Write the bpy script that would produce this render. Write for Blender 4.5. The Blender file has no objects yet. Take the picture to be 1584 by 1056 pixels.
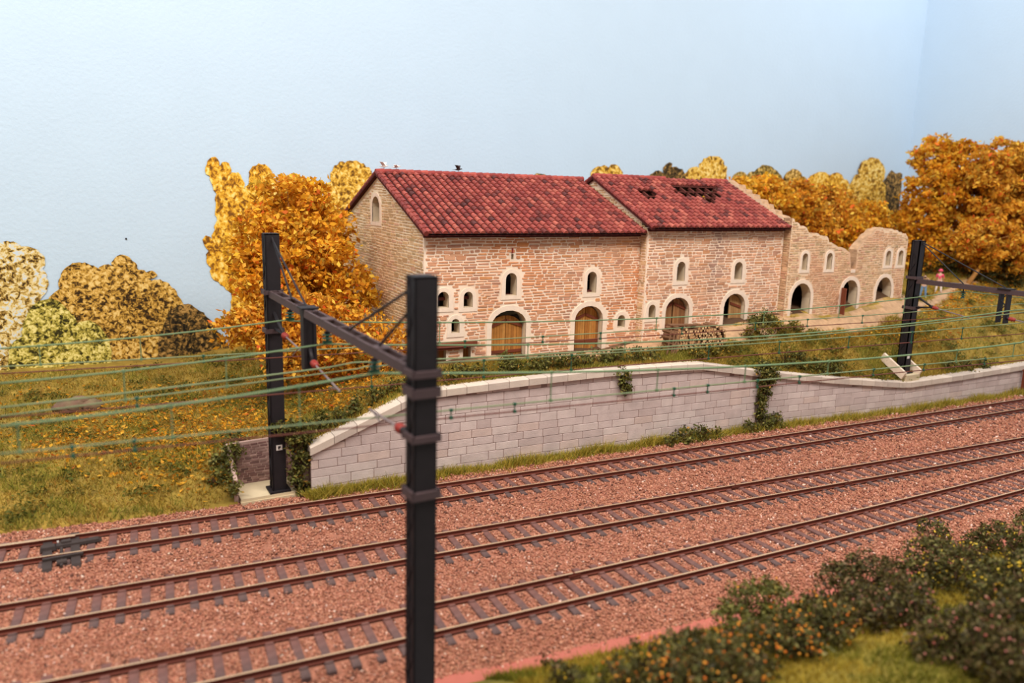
import bpy, bmesh, math, random
import numpy as np
from mathutils import Vector, Matrix
from mathutils.geometry import tessellate_polygon, delaunay_2d_cdt

random.seed(7)
RNG = np.random.default_rng(11)
SC = bpy.context.scene
COL = SC.collection

# ------------------------------------------------------------------ camera
F_PX, PITCH, ROLL, YAW, CAM_H = 1200.0, 11.0, 1.6, 30.0, 12.5


def _cam_axes():
    p, r, y = [math.radians(a) for a in (PITCH, ROLL, YAW)]
    fw = np.array([math.sin(y) * math.cos(p), math.cos(y) * math.cos(p), -math.sin(p)])
    rt = np.array([math.cos(y), -math.sin(y), 0.0])
    up = np.cross(rt, fw)
    return (math.cos(r) * rt + math.sin(r) * up, -math.sin(r) * rt + math.cos(r) * up, fw)


RT, UP, FW = _cam_axes()
CAM = np.array([0.0, 0.0, CAM_H])
cam_data = bpy.data.cameras.new('camera')
cam_data.sensor_width = 36.0
cam_data.lens = F_PX / 1584 * 36.0
cam_data.clip_start, cam_data.clip_end = 0.5, 400
cam_data.dof.use_dof = True
cam_data.dof.focus_distance = 38.0
cam_data.dof.aperture_fstop = 0.145
cam_ob = bpy.data.objects.new('camera', cam_data)
COL.objects.link(cam_ob)
cam_ob.matrix_world = Matrix(((RT[0], UP[0], -FW[0], CAM[0]), (RT[1], UP[1], -FW[1], CAM[1]),
                              (RT[2], UP[2], -FW[2], CAM[2]), (0, 0, 0, 1)))
SC.camera = cam_ob

# ------------------------------------------------------------------ light, exposure
SC.view_settings.view_transform = 'Standard'
SC.view_settings.look = 'None'
SC.view_settings.gamma = 1.0
SC.view_settings.use_curve_mapping = False
SC.view_settings.exposure = 0.1

world = bpy.data.worlds.new('room_light')
SC.world = world
world.use_nodes = True
wb = world.node_tree.nodes['Background']
wb.inputs[0].default_value = (1.0, 0.93, 0.86, 1)
wb.inputs[1].default_value = 0.36


def area(name, loc, target, sx, sy, power, col):
    l = bpy.data.lights.new(name, 'AREA')
    l.shape = 'RECTANGLE'
    l.size, l.size_y, l.energy, l.color = sx, sy, power, col
    o = bpy.data.objects.new(name, l)
    o.location = loc
    o.rotation_euler = (Vector(target) - Vector(loc)).to_track_quat('-Z', 'Y').to_euler()
    COL.objects.link(o)
    return o


area('ceiling_lamp', (7, 7, 54), (16, 27, 0), 90, 9, 60000, (1.0, 0.93, 0.85))
area('ceiling_lamp_far', (64, 28, 52), (74, 46, 22), 18, 8, 5500, (1.0, 0.97, 0.95))


# ------------------------------------------------------------------ helpers
def S(r, g, b):
    def f(c):
        c /= 255.0
        return c / 12.92 if c <= 0.04045 else ((c + 0.055) / 1.055) ** 2.4
    return (f(r), f(g), f(b))


def ray(px, py):
    return (px - 792) / F_PX * RT - (py - 528) / F_PX * UP + FW


def on_z(px, py, z):
    d = ray(px, py)
    return CAM + d * (z - CAM[2]) / d[2]


def on_y(px, py, y):
    d = ray(px, py)
    return CAM + d * (y / d[1])


def on_x(px, py, x):
    d = ray(px, py)
    return CAM + d * (x / d[0])


def lin(xs, ys):
    return lambda x: np.interp(x, xs, ys)


def tag(o, label, cat, group=None, kind=None):
    o['label'] = label
    o['category'] = cat
    if group:
        o['group'] = group
    if kind:
        o['kind'] = kind
    return o


def thing(name, loc, label, cat, group=None, kind=None):
    o = bpy.data.objects.new(name, None)
    o.empty_display_size = 0.3
    o.location = loc
    COL.objects.link(o)
    return tag(o, label, cat, group, kind)


def origin_of(o):
    v = Vector((0, 0, 0))
    while o is not None:
        v += o.location
        o = o.parent
    return v


def link(name, me, parent=None, loc=None):
    o = bpy.data.objects.new(name, me)
    COL.objects.link(o)
    if parent is not None:
        o.parent = parent
        base = Vector(loc) if loc is not None else Vector((0, 0, 0))
        o.location = base - origin_of(parent)
    elif loc is not None:
        o.location = loc
    return o


class MB:
    """collects faces in world coordinates, one mesh object at the end"""

    def __init__(self):
        self.v, self.f, self.m, self.c = [], [], [], []

    def add(self, verts, faces, mat=0, col=(1, 1, 1)):
        n = len(self.v)
        self.v.extend([tuple(p) for p in verts])
        for q in faces:
            self.f.append([n + i for i in q])
            self.m.append(mat)
            self.c.append(col)

    def box(self, c, s, mat=0, col=(1, 1, 1), rot=None, taper=1.0):
        x, y, z = [a / 2 for a in s]
        t = taper
        P = [Vector(p) for p in ((-x, -y, -z), (x, -y, -z), (x, y, -z), (-x, y, -z),
                                 (-x * t, -y * t, z), (x * t, -y * t, z), (x * t, y * t, z), (-x * t, y * t, z))]
        if rot is not None:
            P = [rot @ p for p in P]
        c = Vector(c)
        self.add([p + c for p in P], [(0, 3, 2, 1), (4, 5, 6, 7), (0, 1, 5, 4), (1, 2, 6, 5), (2, 3, 7, 6), (3, 0, 4, 7)], mat, col)

    def bar(self, a, b, w, h, mat=0, col=(1, 1, 1), up=(0, 0, 1)):
        a, b = Vector(a), Vector(b)
        d = (b - a)
        L = d.length
        d.normalize()
        s = d.cross(Vector(up))
        if s.length < 1e-4:
            s = d.cross(Vector((1, 0, 0)))
        s.normalize()
        u = s.cross(d)
        P = []
        for q in (a, b):
            for i, j in ((-1, -1), (1, -1), (1, 1), (-1, 1)):
                P.append(q + s * (i * w / 2) + u * (j * h / 2))
        self.add(P, [(0, 1, 2, 3), (7, 6, 5, 4), (0, 4, 5, 1), (1, 5, 6, 2), (2, 6, 7, 3), (3, 7, 4, 0)], mat, col)

    def tube(self, pts, r, seg=6, mat=0, col=(1, 1, 1), cap=True):
        pts = [Vector(p) for p in pts]
        rs = r if isinstance(r, (list, tuple)) else [r] * len(pts)
        n = len(pts)
        V, Fc = [], []
        for i, p in enumerate(pts):
            t = (pts[min(i + 1, n - 1)] - pts[max(i - 1, 0)]).normalized()
            a = Vector((0, 0, 1)) if abs(t.z) < 0.9 else Vector((1, 0, 0))
            s = t.cross(a).normalized()
            u = s.cross(t)
            for k in range(seg):
                an = 2 * math.pi * k / seg
                V.append(p + (s * math.cos(an) + u * math.sin(an)) * rs[i])
        for i in range(n - 1):
            for k in range(seg):
                k2 = (k + 1) % seg
                Fc.append((i * seg + k, i * seg + k2, (i + 1) * seg + k2, (i + 1) * seg + k))
        if cap:
            Fc.append(tuple(range(seg))[::-1])
            Fc.append(tuple((n - 1) * seg + k for k in range(seg)))
        self.add(V, Fc, mat, col)

    def lathe(self, a, b, prof, seg=10, mat=0, col=(1, 1, 1)):
        """prof: list of (t along a-b, radius)"""
        a, b = Vector(a), Vector(b)
        self.tube([a.lerp(b, t) for t, _ in prof], [q for _, q in prof], seg, mat, col)

    def blob(self, c, r, mat=0, col=(1, 1, 1), seg=10, rings=6, jit=0.0, rot=None):
        V = []
        for i in range(rings + 1):
            th = math.pi * i / rings
            for k in range(seg):
                ph = 2 * math.pi * k / seg
                q = 1 + random.uniform(-jit, jit)
                p = Vector((r[0] * math.sin(th) * math.cos(ph) * q, r[1] * math.sin(th) * math.sin(ph) * q, r[2] * math.cos(th) * q))
                if rot is not None:
                    p = rot @ p
                V.append(p + Vector(c))
        Fc = []
        for i in range(rings):
            for k in range(seg):
                k2 = (k + 1) % seg
                Fc.append((i * seg + k, (i + 1) * seg + k, (i + 1) * seg + k2, i * seg + k2))
        self.add(V, Fc, mat, col)

    def prism(self, pts, d, mat=0, col=(1, 1, 1)):
        """polygon pts (3D, planar, any shape) extruded by the vector d"""
        n = len(pts)
        P = [Vector(p) for p in pts]
        d = Vector(d)
        tri = tessellate_polygon([P])
        self.add(P + [p + d for p in P], [tuple(t) for t in tri] + [tuple(n + i for i in t[::-1]) for t in tri]
                 + [(i, (i + 1) % n, n + (i + 1) % n, n + i) for i in range(n)], mat, col)

    def mesh(self, name, mats, smooth=False):
        me = bpy.data.meshes.new(name)
        me.from_pydata(self.v, [], self.f)
        for m in (mats if isinstance(mats, (list, tuple)) else [mats]):
            me.materials.append(m)
        me.polygons.foreach_set('material_index', self.m)
        at = me.color_attributes.new('Col', 'FLOAT_COLOR', 'CORNER')
        buf = []
        for q, c in zip(self.f, self.c):
            buf.extend([c[0], c[1], c[2], 1.0] * len(q))
        at.data.foreach_set('color', buf)
        if smooth:
            me.polygons.foreach_set('use_smooth', [True] * len(me.polygons))
        me.update()
        return me

    def build(self, name, mats, parent=None, smooth=False):
        return link(name, self.mesh(name, mats, smooth), parent)


def np_mesh(name, V, F, C, mats, smooth=False):
    """V (n,3), F (m,k), C (m,3) per-face colour"""
    me = bpy.data.meshes.new(name)
    m, k = F.shape
    me.vertices.add(len(V))
    me.vertices.foreach_set('co', np.ascontiguousarray(V, dtype=np.float32).ravel())
    me.loops.add(m * k)
    me.loops.foreach_set('vertex_index', np.ascontiguousarray(F, dtype=np.int32).ravel())
    me.polygons.add(m)
    me.polygons.foreach_set('loop_start', np.arange(0, m * k, k, dtype=np.int32))
    for q in (mats if isinstance(mats, (list, tuple)) else [mats]):
        me.materials.append(q)
    me.update(calc_edges=True)
    if C is not None:
        at = me.color_attributes.new('Col', 'FLOAT_COLOR', 'CORNER')
        c4 = np.ones((m, k, 4), dtype=np.float32)
        c4[:, :, :3] = np.asarray(C)[:, None, :]
        at.data.foreach_set('color', c4.ravel())
    if smooth:
        me.polygons.foreach_set('use_smooth', np.ones(m, dtype=bool))
    me.validate()
    return me


# ------------------------------------------------------------------ materials
def mat(name, col=(1, 1, 1), rough=0.85, var=0.0, vscale=3.0, bump=0.0, bscale=20.0, attr=False, col2=None, c2scale=1.0,
        c2lo=0.45, c2hi=0.65, spec=0.25, metal=0.0, trans=0.0):
    m = bpy.data.materials.new(name)
    m.use_nodes = True
    nt = m.node_tree
    N, L = nt.nodes, nt.links
    bs = N['Principled BSDF']
    bs.inputs['Roughness'].default_value = rough
    bs.inputs['Metallic'].default_value = metal
    bs.inputs['Specular IOR Level'].default_value = spec
    tc = N.new('ShaderNodeTexCoord')
    if attr:
        a = N.new('ShaderNodeAttribute')
        a.attribute_name = 'Col'
        src = a.outputs['Color']
    else:
        a = N.new('ShaderNodeRGB')
        a.outputs[0].default_value = (*col, 1)
        src = a.outputs[0]
    if col2 is not None:
        n2 = N.new('ShaderNodeTexNoise')
        n2.inputs['Scale'].default_value = c2scale
        n2.inputs['Detail'].default_value = 4
        L.new(tc.outputs['Object'], n2.inputs['Vector'])
        rp = N.new('ShaderNodeMapRange')
        rp.inputs[1].default_value, rp.inputs[2].default_value = c2lo, c2hi
        L.new(n2.outputs['Fac'], rp.inputs[0])
        mx = N.new('ShaderNodeMix')
        mx.data_type = 'RGBA'
        L.new(rp.outputs[0], mx.inputs[0])
        L.new(src, mx.inputs[6])
        mx.inputs[7].default_value = (*col2, 1)
        src = mx.outputs[2]
    if var > 0:
        n1 = N.new('ShaderNodeTexNoise')
        n1.inputs['Scale'].default_value = vscale
        n1.inputs['Detail'].default_value = 5
        L.new(tc.outputs['Object'], n1.inputs['Vector'])
        mr = N.new('ShaderNodeMapRange')
        mr.inputs[1].default_value, mr.inputs[2].default_value = 0.3, 0.7
        mr.inputs[3].default_value, mr.inputs[4].default_value = 1 - var, 1 + var
        L.new(n1.outputs['Fac'], mr.inputs[0])
        vm = N.new('ShaderNodeVectorMath')
        vm.operation = 'SCALE'
        L.new(src, vm.inputs[0])
        L.new(mr.outputs[0], vm.inputs['Scale'])
        src = vm.outputs[0]
    L.new(src, bs.inputs['Base Color'])
    if bump > 0:
        nb = N.new('ShaderNodeTexNoise')
        nb.inputs['Scale'].default_value = bscale
        nb.inputs['Detail'].default_value = 4
        L.new(tc.outputs['Object'], nb.inputs['Vector'])
        bp = N.new('ShaderNodeBump')
        bp.inputs['Strength'].default_value = bump
        bp.inputs['Distance'].default_value = 0.05
        L.new(nb.outputs['Fac'], bp.inputs['Height'])
        L.new(bp.outputs[0], bs.inputs['Normal'])
    if trans > 0:
        tr = N.new('ShaderNodeBsdfTranslucent')
        L.new(src, tr.inputs[0])
        ms = N.new('ShaderNodeMixShader')
        ms.inputs[0].default_value = trans
        L.new(bs.outputs[0], ms.inputs[1])
        L.new(tr.outputs[0], ms.inputs[2])
        L.new(ms.outputs[0], N['Material Output'].inputs['Surface'])
    return m


def print_mat(name, cols, scale=3.0, stretch=(1, 1, 1)):
    """mottled printed foliage: leaf cells of several colours with dark gaps (a photograph on card)"""
    m = bpy.data.materials.new(name)
    m.use_nodes = True
    nt = m.node_tree
    N, L = nt.nodes, nt.links
    bs = N['Principled BSDF']
    bs.inputs['Roughness'].default_value = 0.6
    bs.inputs['Specular IOR Level'].default_value = 0.15
    tc = N.new('ShaderNodeTexCoord')
    mp = N.new('ShaderNodeMapping')
    mp.inputs['Scale'].default_value = stretch
    L.new(tc.outputs['Object'], mp.inputs[0])
    ns = N.new('ShaderNodeTexNoise')
    ns.inputs['Scale'].default_value = 2.2
    ns.inputs['Detail'].default_value = 6
    L.new(mp.outputs[0], ns.inputs['Vector'])
    ad = N.new('ShaderNodeVectorMath')
    ad.operation = 'MULTIPLY_ADD'
    L.new(ns.outputs['Color'], ad.inputs[0])
    ad.inputs[1].default_value = (0.5, 0.5, 0.5)
    L.new(mp.outputs[0], ad.inputs[2])
    vo = N.new('ShaderNodeTexVoronoi')
    vo.inputs['Scale'].default_value = scale * 2.0
    L.new(ad.outputs[0], vo.inputs['Vector'])
    n2 = N.new('ShaderNodeTexNoise')
    n2.inputs['Scale'].default_value = 0.6
    n2.inputs['Detail'].default_value = 3
    L.new(tc.outputs['Object'], n2.inputs['Vector'])
    n3 = N.new('ShaderNodeTexNoise')
    n3.inputs['Scale'].default_value = scale * 1.35
    n3.inputs['Detail'].default_value = 7
    n3.inputs['Roughness'].default_value = 0.62
    n3.inputs['Distortion'].default_value = .7
    L.new(mp.outputs[0], n3.inputs['Vector'])
    sx = N.new('ShaderNodeSeparateColor')
    L.new(vo.outputs['Color'], sx.inputs[0])
    m0 = N.new('ShaderNodeMath')
    m0.operation = 'MULTIPLY_ADD'
    L.new(n3.outputs['Fac'], m0.inputs[0])
    m0.inputs[1].default_value = 2.7
    m0.inputs[2].default_value = -1.42
    m1 = N.new('ShaderNodeMath')
    m1.operation = 'MULTIPLY_ADD'
    L.new(sx.outputs[0], m1.inputs[0])
    m1.inputs[1].default_value = 0.34
    L.new(m0.outputs[0], m1.inputs[2])
    m2 = N.new('ShaderNodeMath')
    m2.operation = 'MULTIPLY_ADD'
    L.new(n2.outputs['Fac'], m2.inputs[0])
    m2.inputs[1].default_value = 0.75
    L.new(m1.outputs[0], m2.inputs[2])
    cr = N.new('ShaderNodeValToRGB')
    L.new(m2.outputs[0], cr.inputs[0])
    el = cr.color_ramp.elements
    pos = [0.12, 0.3, 0.47, 0.66, 0.85]
    while len(el) < len(cols):
        el.new(0.5)
    for i, c in enumerate(cols):
        el[i].position = pos[i] if len(cols) == 5 else 0.12 + 0.72 * i / (len(cols) - 1)
        el[i].color = (*c, 1)
    L.new(cr.outputs[0], bs.inputs['Base Color'])
    return m


M = {}
M['wall'] = mat('painted_plaster', S(196, 218, 238), 0.75, var=0.012, vscale=0.35, bump=0.35, bscale=5.5, spec=0.2)
M['ground'] = mat('earth', attr=True, var=0.22, vscale=2.5, bump=0.5, bscale=6)
M['ballast'] = mat('ballast_earth', S(160, 106, 86), 0.95, var=0.3, vscale=9, bump=0.8, bscale=16)
M['stones'] = mat('ballast_stone', attr=True, rough=0.9)
M['redpaint'] = mat('red_paint', S(176, 100, 86), 0.7, var=0.05, vscale=2)
M['railhead'] = mat('rail_head', S(190, 160, 130), 0.45, var=0.06, vscale=1.2, spec=0.4, metal=0.2)
M['railside'] = mat('rail_rust', S(104, 52, 40), 0.7, var=0.12, vscale=2)
M['sleeper'] = mat('sleeper_plastic', S(116, 80, 74), 0.8, var=0.15, vscale=5, col2=S(92, 74, 72), c2scale=0.18)
M['gear'] = mat('switch_gear_paint', S(62, 52, 50), 0.7, var=0.12, vscale=4)
M['black'] = mat('black_ironwork', S(32, 27, 31), 0.6, var=0.12, vscale=4, spec=0.35)
M['blackhi'] = mat('mast_paint', S(50, 42, 48), 0.6, var=0.1, vscale=4, spec=0.35)
M['beam'] = mat('beam_paint', S(78, 62, 64), 0.6, var=0.08, vscale=4, spec=0.3)
M['steel'] = mat('grey_rod', S(128, 112, 112), 0.55, spec=0.4)
M['redins'] = mat('red_insulator', S(150, 50, 40), 0.45, spec=0.5)
M['greenins'] = mat('green_insulator', S(26, 84, 62), 0.35, spec=0.5)
M['greenwire'] = mat('green_wire', S(120, 134, 98), 0.55, var=0.05)
M['tealwire'] = mat('teal_wire', S(108, 132, 96), 0.55, var=0.05)
M['brownwire'] = mat('brown_wire', S(104, 56, 46), 0.6)
M['plate'] = mat('white_plate', S(224, 216, 210), 0.5)
M['stone'] = mat('building_stone', attr=True, rough=0.92, var=0.14, vscale=2.2, bump=0.25, bscale=18)
M['mortar1'] = mat('mortar_facade', S(243, 220, 198), 0.95, var=0.06, vscale=1.6, bump=0.25, bscale=22, col2=S(226, 182, 148), c2scale=0.35, c2lo=0.5, c2hi=0.75)
M['mortar2'] = mat('mortar_gable', S(240, 222, 194), 0.95, var=0.06, vscale=1.6, bump=0.25, bscale=22, col2=S(224, 194, 160), c2scale=0.35, c2lo=0.5, c2hi=0.72)
M['mortar3'] = mat('mortar_ruin', S(234, 206, 176), 0.95, var=0.08, vscale=1.2, bump=0.25, bscale=22, col2=S(216, 174, 142), c2scale=0.3, c2lo=0.45, c2hi=0.7)
M['rubbletop'] = mat('broken_wall_top', S(186, 150, 118), 0.95, var=0.3, vscale=3, bump=0.6, bscale=8)
M['plaster'] = mat('pale_surround', S(238, 216, 196), 0.9, var=0.06, vscale=4, bump=0.15, bscale=20)
M['reveal'] = mat('reveal_plaster', S(212, 192, 164), 0.9, var=0.06, vscale=3)
M['tile'] = mat('clay_tile', attr=True, rough=0.65, var=0.16, vscale=5, spec=0.3)
M['underlay'] = mat('roof_underside', S(74, 30, 28), 0.9)
M['timber'] = mat('roof_timber', S(96, 48, 42), 0.85, var=0.15, vscale=6)
M['plank'] = mat('door_plank', attr=True, rough=0.8, var=0.12, vscale=4, bump=0.15, bscale=14)
M['brace'] = mat('door_brace', S(116, 58, 38), 0.8, var=0.1, vscale=6)
M['ashlar'] = mat('ashlar_block', attr=True, rough=0.92, var=0.09, vscale=1.8, bump=0.22, bscale=12)
M['joint'] = mat('ashlar_joint', S(150, 126, 120), 0.95)
M['coping'] = mat('coping_stone', attr=True, rough=0.9, var=0.06, vscale=2, bump=0.15, bscale=10)
M['brick'] = mat('niche_brick', attr=True, rough=0.92, var=0.12, vscale=3)
M['concrete'] = mat('concrete', S(206, 188, 156), 0.9, var=0.06, vscale=2)
M['leaf'] = mat('leaf', attr=True, rough=0.7, trans=0.35, spec=0.2)
M['darkleaf'] = mat('bush_leaf', attr=True, rough=0.6, trans=0.15, spec=0.25)
M['grass'] = mat('grass_blade', attr=True, rough=0.8, trans=0.3, spec=0.1)
M['bark'] = mat('bark', S(172, 122, 66), 0.9, var=0.2, vscale=6)
M['darkbark'] = mat('dark_bark', S(84, 62, 44), 0.9, var=0.2, vscale=6)
M['logbark'] = mat('log_bark', S(124, 90, 66), 0.9, var=0.25, vscale=10)
M['logend'] = mat('log_end', S(226, 188, 140), 0.85, var=0.12, vscale=8)
M['logend2'] = mat('darker_log_end', S(198, 150, 104), 0.85, var=0.12, vscale=8)
M['boulder'] = mat('boulder_stone', S(124, 92, 78), 0.9, var=0.2, vscale=3, bump=0.5, bscale=6, col2=S(120, 108, 80), c2scale=1.2)
M['skin'] = mat('skin', S(220, 176, 150), 0.6)
M['jeans'] = mat('blue_denim', S(112, 144, 182), 0.8)
M['shirt'] = mat('khaki_shirt', S(178, 150, 96), 0.8)
M['pink'] = mat('pink_cloth', S(226, 84, 112), 0.7)
M['white'] = mat('white_cloth', S(226, 214, 206), 0.8)
M['hair'] = mat('brown_hair', S(90, 60, 44), 0.7)
M['bird'] = mat('bird_feather', S(226, 216, 208), 0.7)
M['birddark'] = mat('dark_feather', S(60, 44, 44), 0.7)
M['cream'] = mat('cream_board', S(226, 200, 158), 0.7)

# ------------------------------------------------------------------ line geometry of the layout
def t1y(x): return 29.33 - 0.0895 * x + 0.00028 * x * x
def t2y(x): return 24.78 - 0.0955 * x + 0.00005 * x * x
def t3y(x): return 20.12 - 0.0985 * x + 0.00095 * x * x if x < 42 else 17.6588 - .0187 * (x - 42)


t3v = np.vectorize(t3y)
wally = lin([0, 8.2, 14.4, 22, 33.5, 44.6, 57.2, 76], [30.7, 30.66, 30.66, 30.25, 29.5, 28.23, 27.66, 27.0])
walltop = lin([8.2, 13.1, 18, 23.3, 28.7, 33.0, 38.5, 44.4, 50, 56.7, 76], [1.89, 3.72, 3.86, 3.95, 3.85, 3.1, 2.3, 1.58, 1.62, 1.75, 2.0])
gedge = lin([-12, -2.8, 1.4, 5.0], [33.2, 32.15, 31.4, 31.1])

_CP = [(-12, 33, -.15), (-3, 32.1, -.15), (1.4, 31.3, -.15), (4.4, 31.0, -.1), (-12, 41, 1.0), (0, 41, .95), (5, 41, 1.3), (-12, 51, 1.75), (0, 51, 1.85),
       (8, 51, 2.1), (14, 51, 3), (0, 35, .35), (3.6, 34, .7), (5.0, 32.6, 1.3), (6.5, 32.9, 1.75), (8.2, 31, 1.85), (8.2, 34, 2.2), (10.5, 31, 2.75), (13, 31, 3.7), (11, 36, 3.0),
       (10, 42, 2.2), (14.5, 34, 4.0), (14.5, 40, 3.9), (14.5, 47, 3.6), (20, 33.9, 4.12), (27, 33.9, 4.22), (20, 31, 3.8), (27, 30.3, 3.85),
       (30, 30, 3.65), (33, 29.8, 3.05), (31, 32.6, 4.75), (36, 32.6, 4.95), (40, 32.6, 5.2), (48, 32.6, 5.75), (51, 32.8, 5.75), (60, 35, 5.55),
       (70, 36, 6.2), (44, 28.6, 1.6), (50, 28.4, 1.65), (57, 28.0, 1.8), (68, 27.4, 2.0), (44, 30.4, 3.2), (52, 30.4, 3.3), (60, 30.6, 3.2), (66, 32.5, 4.5),
       (76, 30, 3.2), (76, 40, 6.8), (76, 51, 7), (55, 42, 5.9), (50, 51, 6), (35, 51, 5), (25, 51, 4), (57, 37.5, 5.1), (25, 42, 4.1), (40, 42, 5.2)]
_P = np.array(_CP, float)


def _tps(d2):
    d2 = np.maximum(d2, 1e-9)
    return d2 * np.log(d2) * 0.5


_n = len(_P)
_A = np.zeros((_n + 3, _n + 3))
_d2 = ((_P[:, None, :2] - _P[None, :, :2]) ** 2).sum(-1)
_A[:_n, :_n] = _tps(_d2) + np.eye(_n) * 0.5
_A[:_n, _n] = _A[_n, :_n] = 1
_A[:_n, _n + 1:] = _P[:, :2]
_A[_n + 1:, :_n] = _P[:, :2].T
_w = np.linalg.solve(_A, np.concatenate([_P[:, 2], np.zeros(3)]))


def hill(x, y):
    x = np.asarray(x, float)
    y = np.asarray(y, float)
    sh = np.broadcast(x, y).shape
    q = np.stack([np.broadcast_to(x, sh).ravel(), np.broadcast_to(y, sh).ravel()], -1)
    out = np.zeros(len(q))
    for i in range(0, len(q), 20000):
        s = q[i:i + 20000]
        d2 = ((s[:, None, :] - _P[None, :, :2]) ** 2).sum(-1)
        out[i:i + 20000] = _tps(d2) @ _w[:_n] + _w[_n] + s @ _w[_n + 1:]
    xx, yy = q[:, 0], q[:, 1]
    f = np.clip((yy - wally(xx) - .35) / 1.5, 0, 1) ** .8
    out = np.where(xx > 8.2, (walltop(xx) - .06) * (1 - f) + out * f, out)
    out = out.reshape(sh)
    return out if sh else float(out)


stripy = lin([-12, 5.6, 10, 16.2, 21.5, 26, 32, 45, 60, 76], [19.6, 17.75, 17.05, 16.2, 15.75, 15.4, 15.0, 14.2, 13.4, 12.8])


def bank(x, y):
    """foreground verge, rising towards the viewer"""
    d = np.maximum(stripy(x) - 0.55 - y, 0)
    return -0.55 + 2.9 * (1 - np.exp(-d / 4.2))


def hit(px, py, fn):
    d = ray(px, py)
    t = 5.0
    prev = t
    while t < 140:
        p = CAM + d * t
        if p[2] < fn(p[0], p[1]):
            break
        prev = t
        t += 0.5
    a, b = prev, t
    for _ in range(20):
        mtd = (a + b) / 2
        p = CAM + d * mtd
        if p[2] < fn(p[0], p[1]):
            b = mtd
        else:
            a = mtd
    return CAM + d * b


def vnoise(x, y, s=1.0, seed=0):
    """cheap smooth value noise for colour patches"""
    x = np.asarray(x) * s + seed * 17.3
    y = np.asarray(y) * s + seed * 9.1
    return (np.sin(x * 1.7 + 1.3 * np.sin(y * 1.1)) + np.sin(y * 2.1 + 1.7 * np.sin(x * 0.9 + 2)) + np.sin((x + y) * 3.1 + np.sin(x * 2.3)) * 0.6) / 2.6


# ------------------------------------------------------------------ room and ground
def slab(name, c, s, m, label, cat):
    mb = MB()
    mb.box(c, s)
    o = mb.build(name, m)
    return tag(o, label, cat, kind='structure')


WY, WX = 51.0, 76.0
slab('wall_back', ((WX - 50) / 2, WY + .2, 22), (WX + 50, .4, 52), M['wall'], 'pale blue painted plaster wall forming the sky behind the barns', 'wall')
slab('wall_right', (WX + .2, 22, 22), (.4, 58.8, 52), M['wall'], 'pale blue painted wall meeting the back wall behind the right trees', 'wall')

# hillside behind the tracks
XS = np.unique(np.concatenate([np.arange(-14, 5.3, .5), [5.3, 5.32, 5.9, 6.5, 7.1, 7.6, 7.62, 8.0], np.arange(8.5, WX + .01, .6), [WX]]))
NV = 64


def hill_start(x):
    if x <= 5.3:
        return float(gedge(x)) - .25
    if x < 7.61:
        return 32.72
    return float(wally(x)) + .3


def ground_color(X, Y, Z):
    n = vnoise(X, Y, 0.8, 1)
    n2 = vnoise(X, Y, 2.3, 2)
    a = np.array(S(140, 118, 50))
    b = np.array(S(160, 130, 56))
    c = np.array(S(96, 84, 40))
    t = np.clip(.5 + .6 * n, 0, 1)[..., None]
    col = a * (1 - t) + b * t
    t2 = np.clip(n2 - .1, 0, 1)[..., None] * .6
    col = col * (1 - t2) + c * t2
    ins = ((X > 14.5) & (X < 51) & (Y > 33.1) & (Y < 46.5))[..., None]
    col = np.where(ins, np.array(S(84, 60, 42)), col)  # bare earth inside the buildings, coloured darker to deepen the interior shade
    pth = path_mask(X, Y)[..., None]
    return col * (1 - pth) + np.array(S(186, 150, 116)) * pth


def path_mask(X, Y):
    """sandy track in front of the barns"""
    c = np.interp(X, [17, 20, 27, 29, 36, 40, 50, 58, 66], [33.6, 33.2, 32.9, 32.5, 32.3, 32.1, 32.2, 35.2, 37])
    w = np.interp(X, [16, 20, 27, 36, 50, 58, 66], [0.2, .5, .75, .65, .5, .5, .3])
    d = np.abs(Y - c + .25 * vnoise(X, Y, 1.5, 5)) / w
    return np.clip((1.25 - d) * 2.2, 0, 1) * np.clip((X - 16.5) / 2, 0, 1) * np.clip((70 - X) / 4, 0, 1)


gx = np.repeat(XS[:, None], NV + 1, 1)
y0 = np.array([hill_start(x) for x in XS])
tt = (np.linspace(0, 1, NV + 1) ** 1.25)[None, :]
gy = y0[:, None] + tt * (WY + .1 - y0[:, None])
gz = hill(gx, gy) + .09 * vnoise(gx, gy, 1.4, 3) * np.clip((gy - y0[:, None]) / 1.0, 0, 1)
mrow = (XS <= 5.3)[:, None] & (gy < y0[:, None] + .3)
gz = np.where(mrow, np.minimum(gz, -.15), gz)
gz[:, 0] = np.where(XS <= 5.3, -.5, gz[:, 0])
V = np.stack([gx, gy, gz], -1).reshape(-1, 3)
ii, jj = np.meshgrid(np.arange(len(XS) - 1), np.arange(NV), indexing='ij')
w_ = NV + 1
Fq = np.stack([ii * w_ + jj, (ii + 1) * w_ + jj, (ii + 1) * w_ + jj + 1, ii * w_ + jj + 1], -1).reshape(-1, 4)
cen = V[Fq].mean(1)
me = np_mesh('ground', V, Fq, ground_color(cen[:, 0], cen[:, 1], cen[:, 2]), M['ground'], True)
tag(link('ground', me), 'grassy hillside of earth between the tracks and the back wall', 'ground', kind='structure')

# ballast bed
bx = np.arange(-14, WX + .01, .6)
bt = np.linspace(0, 1, 50)
BX = np.repeat(bx[:, None], 50, 1)
blo = stripy(bx) - .1
bhi = np.where(bx < 5.5, gedge(np.minimum(bx, 5.0)) + .3, np.where(bx < 8, 33.0, wally(bx) + .2))
BY = blo[:, None] + bt[None, :] * (bhi - blo)[:, None]


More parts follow.
